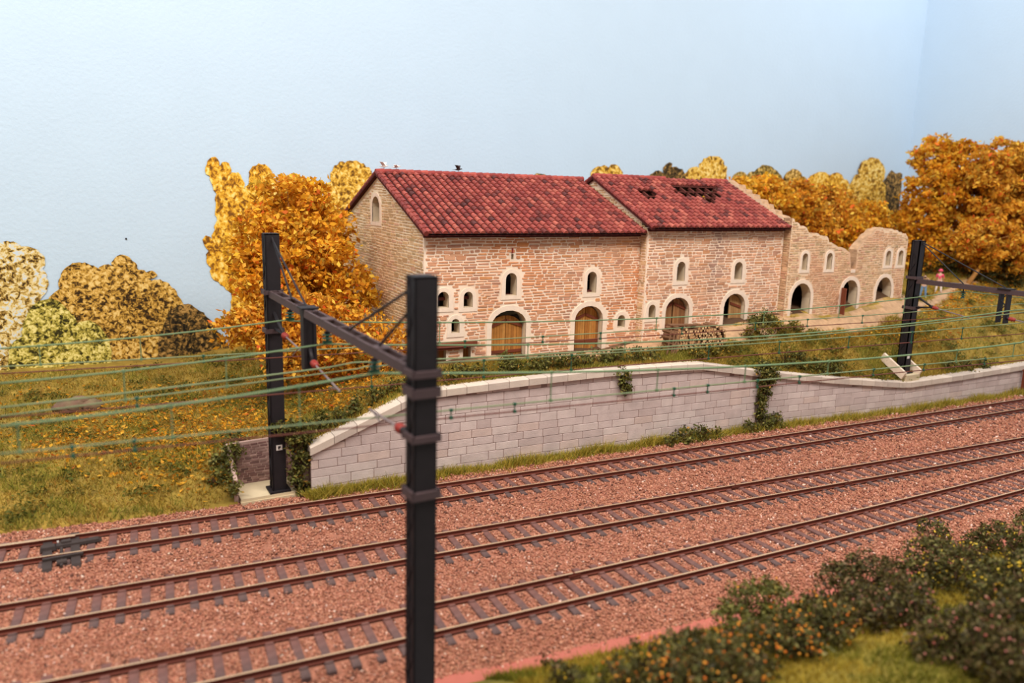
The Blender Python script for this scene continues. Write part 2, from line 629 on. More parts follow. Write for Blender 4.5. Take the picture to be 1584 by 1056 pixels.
def ballast_z(x, y):
    d = np.minimum(np.minimum(np.abs(y - t1y(x)), np.abs(y - t2y(x))), np.abs(y - t3v(x)))
    z = -.235 - .07 * np.clip((d - 1.7) / .8, 0, 1) + .02 * vnoise(x, y, 2.2, 8)
    f = np.clip((stripy(x) + .8 - y) / .8, 0, 1)
    return z - .3 * f


V = np.stack([BX, BY, ballast_z(BX, BY)], -1).reshape(-1, 3)
ii, jj = np.meshgrid(np.arange(len(bx) - 1), np.arange(49), indexing='ij')
Fq = np.stack([ii * 50 + jj, (ii + 1) * 50 + jj, (ii + 1) * 50 + jj + 1, ii * 50 + jj + 1], -1).reshape(-1, 4)
tag(link('ground', np_mesh('ground', V, Fq, None, M['ballast'], True)), 'reddish track bed under the ballast and the three tracks', 'ground', kind='structure')

# painted edge strip and foreground verge
mb = MB()
sx = np.arange(-14, WX, 1.5)
for i in range(len(sx) - 1):
    a, b = sx[i], sx[i + 1]
    P = []
    for x in (a, b):
        y = float(stripy(x))
        P += [(x, y + .15, -.56), (x, y - .62, -.56), (x, y - .62, -.9), (x, y + .15, -.9)]
    mb.add(P, [(0, 1, 5, 4), (1, 2, 6, 5), (2, 3, 7, 6), (3, 0, 4, 7)])
tag(mb.build('trim_1', M['redpaint']), 'strip of plain salmon-red painted board between ballast and verge', 'trim', kind='structure')

vx = np.arange(8, 60, .5)
vt = np.linspace(0, 1, 34)
VX = np.repeat(vx[:, None], 34, 1)
cut = np.interp(vx, [8, 10, 12, 60], [0.05, .6, 1, 1])
VYs = stripy(vx) - .55
VY = VYs[:, None] - vt[None, :] * (11 * cut)[:, None]
VZ = bank(VX, VY) - .02 + .06 * vnoise(VX, VY, 1.6, 4) * np.clip((VYs[:, None] - VY), 0, 1)
V = np.stack([VX, VY, VZ], -1).reshape(-1, 3)
ii, jj = np.meshgrid(np.arange(len(vx) - 1), np.arange(33), indexing='ij')
Fq = np.stack([ii * 34 + jj, ii * 34 + jj + 1, (ii + 1) * 34 + jj + 1, (ii + 1) * 34 + jj], -1).reshape(-1, 4)
cen = V[Fq].mean(1)
tn = np.clip(.5 + .6 * vnoise(cen[:, 0], cen[:, 1], .9, 6), 0, 1)[:, None]
vc = np.array(S(134, 112, 38)) * (1 - tn) + np.array(S(104, 98, 36)) * tn
tag(link('ground', np_mesh('ground', V, Fq, vc, M['ground'], True)), 'mossy olive foreground verge carrying the flowering bushes', 'ground', kind='structure')


# ------------------------------------------------------------------ scattered stuff: ballast, grass, leaves
def frames(n):
    a = RNG.normal(size=(n, 3))
    a /= np.linalg.norm(a, axis=1, keepdims=True)
    b = RNG.normal(size=(n, 3))
    b -= (b * a).sum(1, keepdims=True) * a
    b /= np.linalg.norm(b, axis=1, keepdims=True)
    return a, b, np.cross(a, b)


def pick(pal, n, jit=0.12):
    """palette of (weight, sRGB) to n linear colours"""
    w = np.array([p[0] for p in pal], float)
    k = RNG.choice(len(pal), n, p=w / w.sum())
    c = np.array([S(*p[1]) for p in pal])[k]
    return np.clip(c * (1 + RNG.uniform(-jit, jit, (n, 1)) + RNG.uniform(-jit / 3, jit / 3, (n, 3))), 0, 1)


def leaf_mesh(name, P, s, C, material, flat=0.0):
    n = len(P)
    a, b, c = frames(n)
    if flat:
        a[:, 2] *= (1 - flat)
        b[:, 2] *= (1 - flat)
    s = np.broadcast_to(np.asarray(s, float), (n,))[:, None]
    V = np.stack([P - a * s, P + b * s * .55 + c * s * .15, P + a * s, P - b * s * .55 + c * s * .15], 1).reshape(-1, 3)
    return np_mesh(name, V, np.arange(4 * n).reshape(n, 4), C, material)


def blades(name, P, h, w, C, lean=.45):
    n = len(P)
    an = RNG.uniform(0, 2 * np.pi, n)
    d = np.stack([np.cos(an), np.sin(an), np.zeros(n)], -1) * (np.asarray(w) / 2)[:, None]
    t = RNG.normal(size=(n, 3)) * lean * np.asarray(h)[:, None]
    t[:, 2] = np.asarray(h) * (1 - .3 * RNG.random(n))
    V = np.stack([P - d, P + d, P + t], 1).reshape(-1, 3)
    return np_mesh(name, V, np.arange(3 * n).reshape(n, 3), C, M['grass'])


def make_ballast(n):
    # denser where stones are seen large
    px = RNG.uniform(-60, 2300, n * 2)
    py = RNG.uniform(590, 1080, n * 2)
    D = (px - 792)[:, None] / F_PX * RT - (py - 528)[:, None] / F_PX * UP + FW
    tpar = (-.25 - CAM_H) / np.minimum(D[:, 2], -1e-3)
    P = CAM + D * tpar[:, None]
    x, y = P[:, 0], P[:, 1]
    top = np.where(x < 5.3, gedge(np.minimum(x, 5.0)) + .1, np.where(x < 8.2, 31.2, wally(x) - .05))
    ok = (y > stripy(x) + .02 - .3 * RNG.random(len(x)) ** 3) & (y < top) & (x < 75) & (x > -13)
    P = P[ok][:n]
    x, y = P[:, 0], P[:, 1]
    s = RNG.uniform(.05, .1, len(P)) * np.clip(np.linalg.norm(P - CAM, axis=1) / 34, .8, 1.7)
    keep = np.ones(len(P), bool)
    for fn in (t1y, t2y, t3v):
        d = np.abs(y - fn(x))
        keep &= ~(np.abs(d - .75) < .13 + s * .6)
        ph = np.mod(x + .1, SP)
        on = (d < 1.32) & (ph < .34)
        keep &= ~(on & (RNG.random(len(P)) > .04))
    P, s = P[keep], s[keep]
    n = len(P)
    P[:, 2] = ballast_z(P[:, 0], P[:, 1]) + RNG.uniform(-.02, .045, n)
    a, b, c = frames(n)
    k = s[:, None]
    q = RNG.uniform(.55, 1.1, (n, 6, 1))
    V = np.stack([P + a * k * q[:, 0], P - a * k * q[:, 1], P + b * k * .8 * q[:, 2], P - b * k * .8 * q[:, 3], P + c * k * .6 * q[:, 4], P - c * k * .6 * q[:, 5]], 1).reshape(-1, 3)
    base = (np.arange(n) * 6)[:, None, None]
    T = np.array([(0, 2, 4), (2, 1, 4), (1, 3, 4), (3, 0, 4), (2, 0, 5), (1, 2, 5), (3, 1, 5), (0, 3, 5)])[None]
    Fq = (base + T).reshape(-1, 3)
    C = pick([(5, (182, 124, 100)), (4, (166, 108, 86)), (2, (140, 90, 73)), (2, (200, 146, 122)), (.7, (104, 72, 62)), (.25, (230, 200, 184))], n, .14)
    return np_mesh('ballast_stones', V, Fq, np.repeat(C, 8, 0), M['stones'])


SP = .68   # sleeper spacing
tag(link('ballast_stones', make_ballast(190000)), 'loose salmon-red ballast stones spread around the three tracks', 'ballast', kind='stuff')

G_MEADOW = [(4, (172, 144, 60)), (3, (152, 132, 54)), (2, (190, 160, 80)), (2, (124, 116, 50)), (1, (156, 112, 54))]
G_GREEN = [(3, (140, 134, 54)), (3, (160, 148, 62)), (2, (112, 114, 48)), (2, (180, 164, 78))]


def meadow_points(n):
    """points on the hillside, spread by how large they are seen"""
    px = RNG.uniform(-40, 1630, n * 3)
    py = RNG.uniform(380, 830, n * 3)
    out = []
    x = RNG.uniform(-6, 75, n * 3)
    u = RNG.random(n * 3)
    y = np.array([hill_start(a) for a in x]) + u * np.where(x < 14, 18.2, np.interp(x, [14, 50, 54, 75], [3.6, 3.6, 14, 17]))
    wgt = np.clip(38 / np.hypot(x, y), .3, 1.2) ** 2
    keep = RNG.random(n * 3) < wgt / 1.44
    P = np.stack([x, y, np.zeros(n * 3)], -1)[keep]
    bad = (P[:, 0] > 14.2) & (P[:, 0] < 51.5) & (P[:, 1] > 33.0) & (P[:, 1] < 47)
    P = P[~bad & (P[:, 1] < 50.5) & (P[:, 0] < 75.3)][:n]
    pm = path_mask(P[:, 0], P[:, 1])
    P = P[RNG.random(len(P)) > pm * 1.2]
    P[:, 2] = hill(P[:, 0], P[:, 1]) + .02
    return P


P = meadow_points(120000)
nz = vnoise(P[:, 0], P[:, 1], .7, 1)
C = np.where((nz > .25)[:, None], pick(G_GREEN, len(P)), pick(G_MEADOW, len(P)))
h = RNG.uniform(.12, .34, len(P)) * (1 + .4 * nz)
tag(link('meadow_grass', blades('meadow_grass', P, h, RNG.uniform(.03, .06, len(P)), C)), 'dry olive and straw coloured grass covering the hillside', 'grass', kind='stuff')

# grass strip at the foot of the retaining wall
n = 26000
x = 8.0 + (RNG.random(n) ** 1.5) * 62
y = wally(x) - .12 - np.abs(RNG.normal(size=n)) * .3 * (1 + .4 * vnoise(x, y * 0 if False else x, .9, 2))
P = np.stack([x, y, np.full(n, -.3)], -1)
h = RNG.uniform(.22, .6, n) * (1 + .45 * vnoise(x, x * .3, 1.1, 4))
tag(link('wall_foot_grass', blades('wall_foot_grass', P, h, RNG.uniform(.03, .06, n), pick([(4, (172, 156, 62)), (3, (192, 172, 80)), (2.4, (126, 128, 50)), (1, (206, 176, 76))], n))),
    'strip of yellow green grass along the foot of the pale retaining wall', 'grass', kind='stuff')

# verge grass
n = 60000
x = RNG.uniform(9, 45, n)
u = RNG.random(n)
y = stripy(x) - .6 - u * 9 * np.interp(x, [8, 10, 12, 60], [0.05, .6, 1, 1])
P = np.stack([x, y, bank(x, y) - .03], -1)
nz = vnoise(x, y, .9, 6)
C = np.where((nz > .1)[:, None], pick([(3, (104, 104, 34)), (3, (126, 118, 40)), (1, (86, 90, 34))], n), pick([(3, (150, 130, 44)), (3, (170, 146, 56)), (1, (128, 104, 36))], n))
tag(link('verge_grass', blades('verge_grass', P, RNG.uniform(.12, .3, n), RNG.uniform(.025, .05, n), C)), 'short mossy grass on the verge around the foreground bushes', 'grass', kind='stuff')


# tufts of green weeds
def weeds(n):
    x = np.concatenate([RNG.uniform(-5, 13, n // 2), RNG.uniform(30, 68, n // 2)])
    y = np.where(x < 14, RNG.uniform(32.5, 49, n), wally(x) + RNG.uniform(.4, 3.0, n) + np.where(x > 52, RNG.uniform(0, 6, n), 0))
    nz = vnoise(x, y, .6, 7)
    k = (nz > -.15) & (path_mask(x, y) < .3) & ~((x > 5) & (x < 8.3) & (y < 33))
    c = np.stack([x, y, hill(x, y)], -1)[k]
    q = 46
    P = np.repeat(c, q, 0) + RNG.normal(size=(len(c) * q, 3)) * np.array([.28, .28, .09])
    P[:, 2] = np.maximum(P[:, 2], np.repeat(c[:, 2], q)) + .08
    tint = np.repeat(RNG.uniform(.75, 1.2, (len(c), 1)), q, 0)
    C = pick([(3, (106, 106, 44)), (3, (88, 92, 38)), (2, (126, 116, 52)), (1, (150, 126, 56))], len(P)) * tint
    return leaf_mesh('weeds', P, RNG.uniform(.06, .13, len(P)), C, M['leaf'], .3)


tag(link('weeds', weeds(520)), 'scattered tufts of olive green weeds on the hillside', 'weeds', kind='stuff')


# fallen orange leaves
def litter(name, spots, label, pal, s=(.07, .16)):
    Ps = []
    for (px, py, rx, ry, k) in spots:
        a = hit(px, py, hill)
        q = RNG.normal(size=(k, 2)) * .55
        for dx, dy in q:
            p = hit(px + dx * rx, py + dy * ry, hill)
            Ps.append(p + np.array([0, 0, .12 + .1 * random.random()]))
    Ps = np.array(Ps)
    m = (path_mask(Ps[:, 0], Ps[:, 1]) < .5) & ~((Ps[:, 0] > 5.2) & (Ps[:, 0] < 8.2) & (Ps[:, 1] < 32.8))
    m &= (Ps[:, 0] < 8.2) | (Ps[:, 1] > wally(Ps[:, 0]) + .45)
    m &= (Ps[:, 1] < 50.5) & (Ps[:, 0] < 75)
    m &= ~((Ps[:, 0] > 14.4) & (Ps[:, 0] < 51) & (Ps[:, 1] > 32.7))
    Ps = Ps[m]
    return tag(link(name, leaf_mesh(name, Ps, RNG.uniform(*s, len(Ps)), pick(pal, len(Ps), .2), M['leaf'], .4)), label, 'leaves', kind='stuff')


OR = [(4, (214, 152, 38)), (3, (190, 126, 32)), (2, (230, 176, 62)), (1.2, (150, 94, 28)), (.25, (222, 104, 44))]
litter('fallen_leaves', [(200, 660, 160, 40, 900), (330, 690, 120, 60, 1100), (280, 620, 130, 25, 400), (390, 640, 60, 40, 400), (100, 690, 90, 30, 250), (230, 740, 120, 25, 120), (60, 600, 80, 30, 60)],
       'drift of orange fallen leaves on the left meadow', OR)
litter('fallen_leaves', [(520, 590, 80, 30, 900), (470, 570, 60, 30, 500), (580, 560, 60, 20, 500), (500, 630, 60, 15, 200)], 'orange fallen leaves on the bank below the gable of the barn', OR)
litter('fallen_leaves', [(1500, 455, 90, 25, 900), (1450, 480, 60, 20, 400), (1340, 520, 90, 10, 250), (1560, 440, 40, 20, 300), (1440, 520, 60, 15, 150)], 'orange fallen leaves on the slope under the right trees', OR)

# ------------------------------------------------------------------ railway tracks
RAIL_PROF = [(-.036, 0), (.036, 0), (.036, -.04), (.012, -.055), (.012, -.135), (.07, -.155), (.07, -.17), (-.07, -.17), (-.07, -.155), (-.012, -.135), (-.012, -.055), (-.036, -.04)]


def rail_mesh(fn, off, x0, x1, name, step=1.0, prof=RAIL_PROF):
    mb = MB()
    xs = np.arange(x0, x1 + .01, step)
    n = len(prof)
    Vv = []
    for x in xs:
        d = (fn(x + .01) - fn(x - .01)) / .02
        nrm = Vector((-d, 1, 0)).normalized()
        c = Vector((x, fn(x), 0)) + nrm * off
        for (a, z) in prof:
            p = c + nrm * a
            Vv.append((p.x, p.y, z))
    k = len(Vv)
    mb.v = Vv
    for i in range(len(xs) - 1):
        for j in range(n):
            j2 = (j + 1) % n
            mb.f.append([i * n + j, i * n + j2, (i + 1) * n + j2, (i + 1) * n + j])
            mb.m.append(0 if j == 0 else 1)
            mb.c.append((1, 1, 1))
    mb.f += [list(range(n))[::-1], [(len(xs) - 1) * n + j for j in range(n)]]
    mb.m += [1, 1]
    mb.c += [(1, 1, 1)] * 2
    return mb


def sleeper_mesh():
    mb = MB()
    mb.box((0, 0, -.25), (.25, 2.6, .16), taper=1.0)
    bmv = mb.v
    mb.box((0, 0, -.168), (.2, 2.5, .012))
    for s in (-.75, .75):
        mb.box((0, s - .13, -.15), (.2, .1, .035))
        mb.box((0, s + .13, -.15), (.2, .1, .035))
    return mb.mesh('sleeper', M['sleeper'])


SL = sleeper_mesh()


def track(fn, x0, x1, label, joints=()):
    t = thing('railway_track', (x0, fn(x0), -.3), label, 'railway track', 'parallel railway tracks')
    for s in (-.75, .75):
        rail_mesh(fn, s, x0, x1, 'rail').build('rail', [M['railhead'], M['railside']], t)
    k0 = math.ceil(x0 / SP)
    rest = MB()
    for k in range(k0, int(x1 / SP)):
        x = k * SP + .025
        if k - k0 >= 98:
            rest.box((x, fn(x), -.25), (.25, 2.6, .16))
            continue
        d = (fn(x + .01) - fn(x - .01)) / .02
        o = link('sleeper', SL, t, (x, fn(x), random.uniform(-.012, .006)))
        o.rotation_euler = (0, 0, math.atan(d) + random.uniform(-.015, .015))
    if rest.v:
        rest.build('sleeper', M['sleeper'], t)['kind'] = 'stuff'
    for x, s in joints:
        j = MB()
        j.box((x, fn(x) + s - .05, -.09), (.5, .03, .07))
        j.box((x, fn(x) + s + .05, -.09), (.5, .03, .07))
        j.box((x, fn(x) + s, -.03), (.06, .1, .08))
        j.build('fishplate', M['railside'], t)
    return t


tr1 = track(t1y, -5, 75, 'rearmost railway track, running along the foot of the pale retaining wall', [(26.5, .75), (31, -.75)])
tr2 = track(t2y, -5, 75, 'middle one of the three parallel railway tracks with dark stained sleepers', [(30, -.75), (25, .75)])
tr3 = track(t3y, -4, 75, 'front railway track, passing right behind the near black mast', [(14, .75)])

# switch gear at the left end of the rear track
xs_ = on_z(95, 850, -.1)
t = thing('point_lock', (xs_[0], t1y(xs_[0]), -.3), 'black switch gear sitting across the left end of the rear track', 'switch gear')
mb = MB()
X0 = xs_[0]
for dx in (-.42, .42):
    mb.box((X0 + dx, t1y(X0) - .2, -.19), (.3, 2.9, .18), taper=.92)
mb.build('bearer', M['gear'], t)
mb = MB()
mb.box((X0 + .5, t1y(X0) + .18, -.09), (1.5, .3, .1), taper=.85)
mb.box((X0 - .4, t1y(X0) + .1, -.07), (.5, .35, .14), taper=.8)
mb.box((X0 + .15, t1y(X0) + .28, -.06), (.35, .25, .16), taper=.8)
mb.build('cover_box', M['gear'], t)
mb = MB()
mb.tube([(X0, t1y(X0) - 1.5, -.13), (X0, t1y(X0) + .9, -.13)], .05, 8)
mb.tube([(X0 - .14, t1y(X0) - 1.2, -.12), (X0 + .16, t1y(X0) - 1.2, -.12)], .11, 10)
mb.build('throw_rod', M['gear'], t)
mb = MB()
mb.box((X0 + .05, t1y(X0) - .9, -.06), (1.2, .12, .1))
mb.build('rail_brace', M['gear'], t)
# heavy closed stock rail reaching in from the left
rail_mesh(t1y, .66, -5, X0 + .75, 'stock_rail', .5, [(a * 1.25, z) for a, z in RAIL_PROF]).build('stock_rail', [M['railhead'], M['railside']], tr1)
mb = MB()
mb.box((X0 - .1, t1y(X0) + .35, -.02), (.06, .06, .06))
mb.build('white_bolt', M['plate'], t)

# ------------------------------------------------------------------ masonry helpers
def pip(p, poly):
    x, y = p
    c = False
    n = len(poly)
    for i in range(n):
        x1, y1 = poly[i]
        x2, y2 = poly[(i + 1) % n]
        if (y1 > y) != (y2 > y) and x < (x2 - x1) * (y - y1) / (y2 - y1) + x1:
            c = not c
    return c


def arch(xl, xr, zb, zt, rise=None, n=9):
    """opening outline, counter-clockwise from the lower left"""
    w = xr - xl
    r = w / 2 if rise is None else rise
    zs = zt - r
    pts = [(xl, zb), (xr, zb), (xr, zs)]
    for i in range(1, n):
        a = math.pi * i / n
        pts.append((xl + w / 2 + w / 2 * math.cos(a), zs + r * math.sin(a)))
    pts.append((xl, zs))
    return pts


def grow(poly, d, keep_base=False):
    n = len(poly)
    out = []
    for i in range(n):
        p0, p1, p2 = Vector(poly[i - 1]), Vector(poly[i]), Vector(poly[(i + 1) % n])
        a, b = (p1 - p0).normalized(), (p2 - p1).normalized()
        na, nb = Vector((a.y, -a.x)), Vector((b.y, -b.x))
        m_ = (na + nb)
        m_ = m_.normalized() * d / max(.5, m_.normalized().dot(na))
        out.append((p1.x + m_.x, p1.y + m_.y))
    if keep_base:
        zb = poly[0][1]
        out[0] = (poly[0][0] - d, zb)
        out[1] = (poly[1][0] + d, zb)
    return out


def wall_panel(mb, outline, holes, fn, th, m_front=0, m_reveal=1, m_back=0, m_rim=None):
    """solid wall with openings. fn(u, w, d) -> world, d = distance behind the front face"""
    loops = [outline] + holes
    flat = [p for l in loops for p in l]
    ed, k = [], 0
    for l in loops:
        ed += [(k + i, k + (i + 1) % len(l)) for i in range(len(l))]
        k += len(l)
    dv, _, df, _, _, _ = delaunay_2d_cdt([Vector(p) for p in flat], ed, [], 0, 1e-5)

    def inside(t_):
        c = ((dv[t_[0]].x + dv[t_[1]].x + dv[t_[2]].x) / 3, (dv[t_[0]].y + dv[t_[1]].y + dv[t_[2]].y) / 3)
        return pip(c, outline) and not any(pip(c, h) for h in holes)
    tri = [tuple(t_) for t_ in df if inside(t_)]
    mb.add([fn(p.x, p.y, 0) for p in dv], tri, m_front)
    mb.add([fn(p.x, p.y, th) for p in dv], [t_[::-1] for t_ in tri], m_back)
    n = len(flat)
    Vv = [fn(u, w, 0) for u, w in flat] + [fn(u, w, th) for u, w in flat]
    k = 0
    for li, l in enumerate(loops):
        m_ = len(l)
        mb.add(Vv, [(k + i, k + (i + 1) % m_, n + k + (i + 1) % m_, n + k + i) for i in range(m_)], (m_front if m_rim is None else m_rim) if li == 0 else m_reveal)
        k += m_


def stones(mb, outline, holes, fn, pal, mi, ch=(.115, .185), sl=(.22, .72), gap=.052, prot=.024, jit=.016, tint=None, tone=.12, wav=.03, rnd=.22):
    us = [p[0] for p in outline]
    ws = [p[1] for p in outline]
    u0, u1, w0, w1 = min(us), max(us), min(ws), max(ws)
    hb = [(min(p[0] for p in h), max(p[0] for p in h), min(p[1] for p in h), max(p[1] for p in h), h) for h in holes]

    def ok(u, w):
        if not pip((u, w), outline):
            return False
        for a, b, c, d, h in hb:
            if a < u < b and c < w < d and pip((u, w), h):
                return False
        return True

    cols = [S(*c) for _, c in pal]
    wts = [q for q, _ in pal]
    w = w0
    while w < w1:
        h = random.uniform(*ch)
        u = u0 + (random.uniform(-.3, 0) if rnd > .1 else 0)
        while u < u1:
            L = random.uniform(*sl) * (1.0 if h > .18 else 1.15)
            if rnd <= .1 and u == u0:
                L *= random.choice((.45, .7, 1.0))
            a, b, c, d = u + gap / 2, u + L - gap / 2, w + gap / 2, w + h - gap / 2
            u += L
            if random.random() < .05:
                d += h * .5
            for _ in range(4):
                good = [ok(a, c), ok(b, c), ok(b, d), ok(a, d), ok((a + b) / 2, (c + d) / 2)]
                if all(good):
                    break
                if not (good[0] and good[3]):
                    a += (b - a) * .3
                if not (good[1] and good[2]):
                    b -= (b - a) * .3
                if good[0] and good[1] and not (good[2] and good[3]):
                    d -= (d - c) * .35
            if not all(good) or b - a < .09 or d - c < .05:
                continue
            wv = wav * math.sin(u * 1.1 + w * 2.0) + wav * .6 * math.sin(u * 2.7 + w * 5)
            q = min((b - a), (d - c)) * rnd

            def J():
                return random.uniform(-jit, jit)
            ring = [(a + q, c), (b - q, c), (b, c + q), (b, d - q), (b - q, d), (a + q, d), (a, d - q), (a, c + q)]
            ring = [(p + J(), r_ + J() + wv) for p, r_ in ring]
            cm = ((a + b) / 2, (c + d) / 2)
            inn = [(cm[0] + (p - cm[0]) * (1 - .03 / max(b - a, .1)), cm[1] + (r_ - cm[1]) * (1 - .02 / max(d - c, .06))) for p, r_ in ring]
            dp = prot * random.uniform(.5, 1.2)
            Vv = [fn(p, r_, .002) for p, r_ in ring] + [fn(p, r_, -dp) for p, r_ in inn]
            cc = Vector(random.choices(cols, wts)[0]) * (1 + random.uniform(-tone, tone))
            if tint:
                tf, tc_ = tint(cm[0], cm[1])
                cc = cc.lerp(Vector(tc_), tf)
            mb.add(Vv, [(8, 9, 10, 11, 12, 13, 14, 15)] + [(i, (i + 1) % 8, 8 + (i + 1) % 8, 8 + i) for i in range(8)], mi, tuple(cc))
        w += h


def surround(parent, poly, fn, w, name, closed=True, prot=.03, sill=0.0):
    """pale stone frame round an opening"""
    inner = poly
    outer = grow(poly, w, keep_base=not closed)
    if closed and sill:
        outer[0] = (outer[0][0] - sill, outer[0][1])
        outer[1] = (outer[1][0] + sill, outer[1][1])
    n = len(poly)
    rng = range(n) if closed else list(range(1, n))
    mb = MB()
    for i in rng:
        j = (i + 1) % n
        A, B, C_, D = inner[i], inner[j], outer[j], outer[i]
        mb.add([fn(*A, -prot), fn(*B, -prot), fn(*C_, -prot), fn(*D, -prot), fn(*A, .03), fn(*B, .03), fn(*C_, .01), fn(*D, .01)],
               [(3, 2, 1, 0), (0, 1, 5, 4), (2, 3, 7, 6), (0, 4, 7, 3), (1, 2, 6, 5)])
    return mb.build(name, M['plaster'], parent)


def grown(holes, d):
    return [grow(h, d) for h in holes]


# ------------------------------------------------------------------ retaining walls
ASH = [(4, (206, 188, 184)), (3, (200, 181, 177)), (2, (212, 195, 190)), (1, (194, 175, 171)), (1, (208, 186, 178))]


def wall_fn(u, w, d):
    return (u, float(wally(u)) + d, w)


def retaining(x0, x1, label, nmul=1.0):
    t = thing('retaining_wall', (x0, float(wally(x0)) + .2, -.4), label, 'wall', kind='thing')
    xs = np.unique(np.concatenate([np.arange(x0, x1, .8), [q for q in (13.1, 14.4, 22, 23.3, 28.7, 44.4, 50, 56.7) if x0 < q < x1], [x1]]))
    mb = MB()
    for a, b in zip(xs[:-1], xs[1:]):
        for d in (0,):
            P = [wall_fn(a, -.45, 0), wall_fn(b, -.45, 0), wall_fn(b, walltop(b) - .3, 0), wall_fn(a, walltop(a) - .3, 0),
                 wall_fn(a, -.45, .5), wall_fn(b, -.45, .5), wall_fn(b, walltop(b) - .3, .5), wall_fn(a, walltop(a) - .3, .5)]
            fs = [(0, 1, 2, 3), (7, 6, 5, 4), (3, 2, 6, 7)]
            if a == xs[0]:
                fs.append((0, 3, 7, 4))
            if b == xs[-1]:
                fs.append((1, 5, 6, 2))
            mb.add(P, fs, 0)
    outl = [(x0, -.3), (x1, -.3)] + [(float(x), float(walltop(x)) - .07) for x in xs[::-1]]
    stones(mb, outl, [], wall_fn, ASH, 1, ch=(.36, .44), sl=(.7, 1.5), gap=.022, prot=.02, jit=.004, tone=.03, wav=.0, rnd=.05)
    mb.build('masonry', [M['joint'], M['ashlar']], t)
    mb = MB()
    x = x0 - .05
    while x < x1:
        b = min(x + random.uniform(.95, 1.15) * nmul, x1 + .02)
        a_, b_ = x + .012, b - .012
        P = []
        for xx in (a_, b_):
            y, z = float(wally(xx)), float(walltop(xx))
            P += [(xx, y - .16, z - .36), (xx, y - .16, z - .05), (xx, y - .10, z), (xx, y + .5, z + .02), (xx, y + .5, z - .36)]
        c = Vector(random.choice([S(206, 190, 176), S(212, 196, 182), S(198, 182, 170)])) * random.uniform(.95, 1.05)
        mb.add(P, [(4, 3, 2, 1, 0), (5, 6, 7, 8, 9)] + [(i, (i + 1) % 5, 5 + (i + 1) % 5, 5 + i) for i in range(5)], 0, tuple(c))
        x = b
    mb.build('coping', [M['coping']], t)
    return t


retaining(8.2, 33.1, 'pale grey block retaining wall below the roofed barns, with a sloping left end')
retaining(33.1, 75.9, 'pale retaining wall right of the hanging ivy, its coping dipping at the far mast')

# ------------------------------------------------------------------ mast niche in the bank
t = thing('mast_niche', (6.5, 31.6, -.3), 'brick recess with a concrete floor around the foot of the left mast', 'niche')
BR = [(3, (150, 118, 112)), (3, (134, 100, 96)), (2, (168, 136, 128)), (1, (120, 92, 88))]


def niche_wall(a, b, za, zb, name, face, th=.16):
    a, b = Vector(a), Vector(b)
    L = (b - a).length
    nrm = Vector(face)

    def fn(u, w, d):
        p = a.lerp(b, u / L) - nrm * d
        return (p.x, p.y, w)
    mb = MB()
    out = [(0, -.35), (L, -.35), (L, zb), (0, za)]
    wall_panel(mb, out, [], fn, th)
    stones(mb, out, [], fn, BR, 1, ch=(.1, .12), sl=(.22, .36), gap=.018, prot=.015, jit=.006)
    mb.build(name, [M['coping_edge'], M['brick']], t)


M['coping_edge'] = mat('niche_edge', S(186, 156, 146), 0.9, var=.08, vscale=3)
niche_wall((5.35, 32.6, 0), (7.75, 32.6, 0), 1.8, 1.85, 'back_wall', (0, -1, 0))
niche_wall((5.35, 31.05, 0), (5.35, 32.7, 0), .75, 1.8, 'side_wall', (1, 0, 0))
niche_wall((7.75, 32.7, 0), (7.75, 31.0, 0), 1.85, 1.55, 'side_wall', (-1, 0, 0), .5)
mb = MB()
mb.box((6.55, 31.72, -.18), (2.3, 1.75, .3), taper=.98)
mb.box((6.55, 30.95, -.26), (2.3, .3, .22))
mb.build('floor_slab', M['concrete'], t)


# ------------------------------------------------------------------ barns
def hole(xl, xr, yt, yb, Y, rise=None, ext=0.0):
    ym = (yt + yb) / 2
    xm = (xl + xr) / 2
    a, b = on_y(xl, ym, Y)[0], on_y(xr, ym, Y)[0]
    zt, zb = on_y(xm, yt, Y)[2], on_y(xm, yb, Y)[2] - ext
    return arch(a, b, zb, zt, None if rise is None else rise * (b - a))


def front(Y):
    return lambda u, w, d: (u, Y + d, w)


def side(X, sgn=1):
    """wall facing -X (sgn 1) with u = world Y"""
    return lambda u, w, d: (X + d * sgn, u, w)


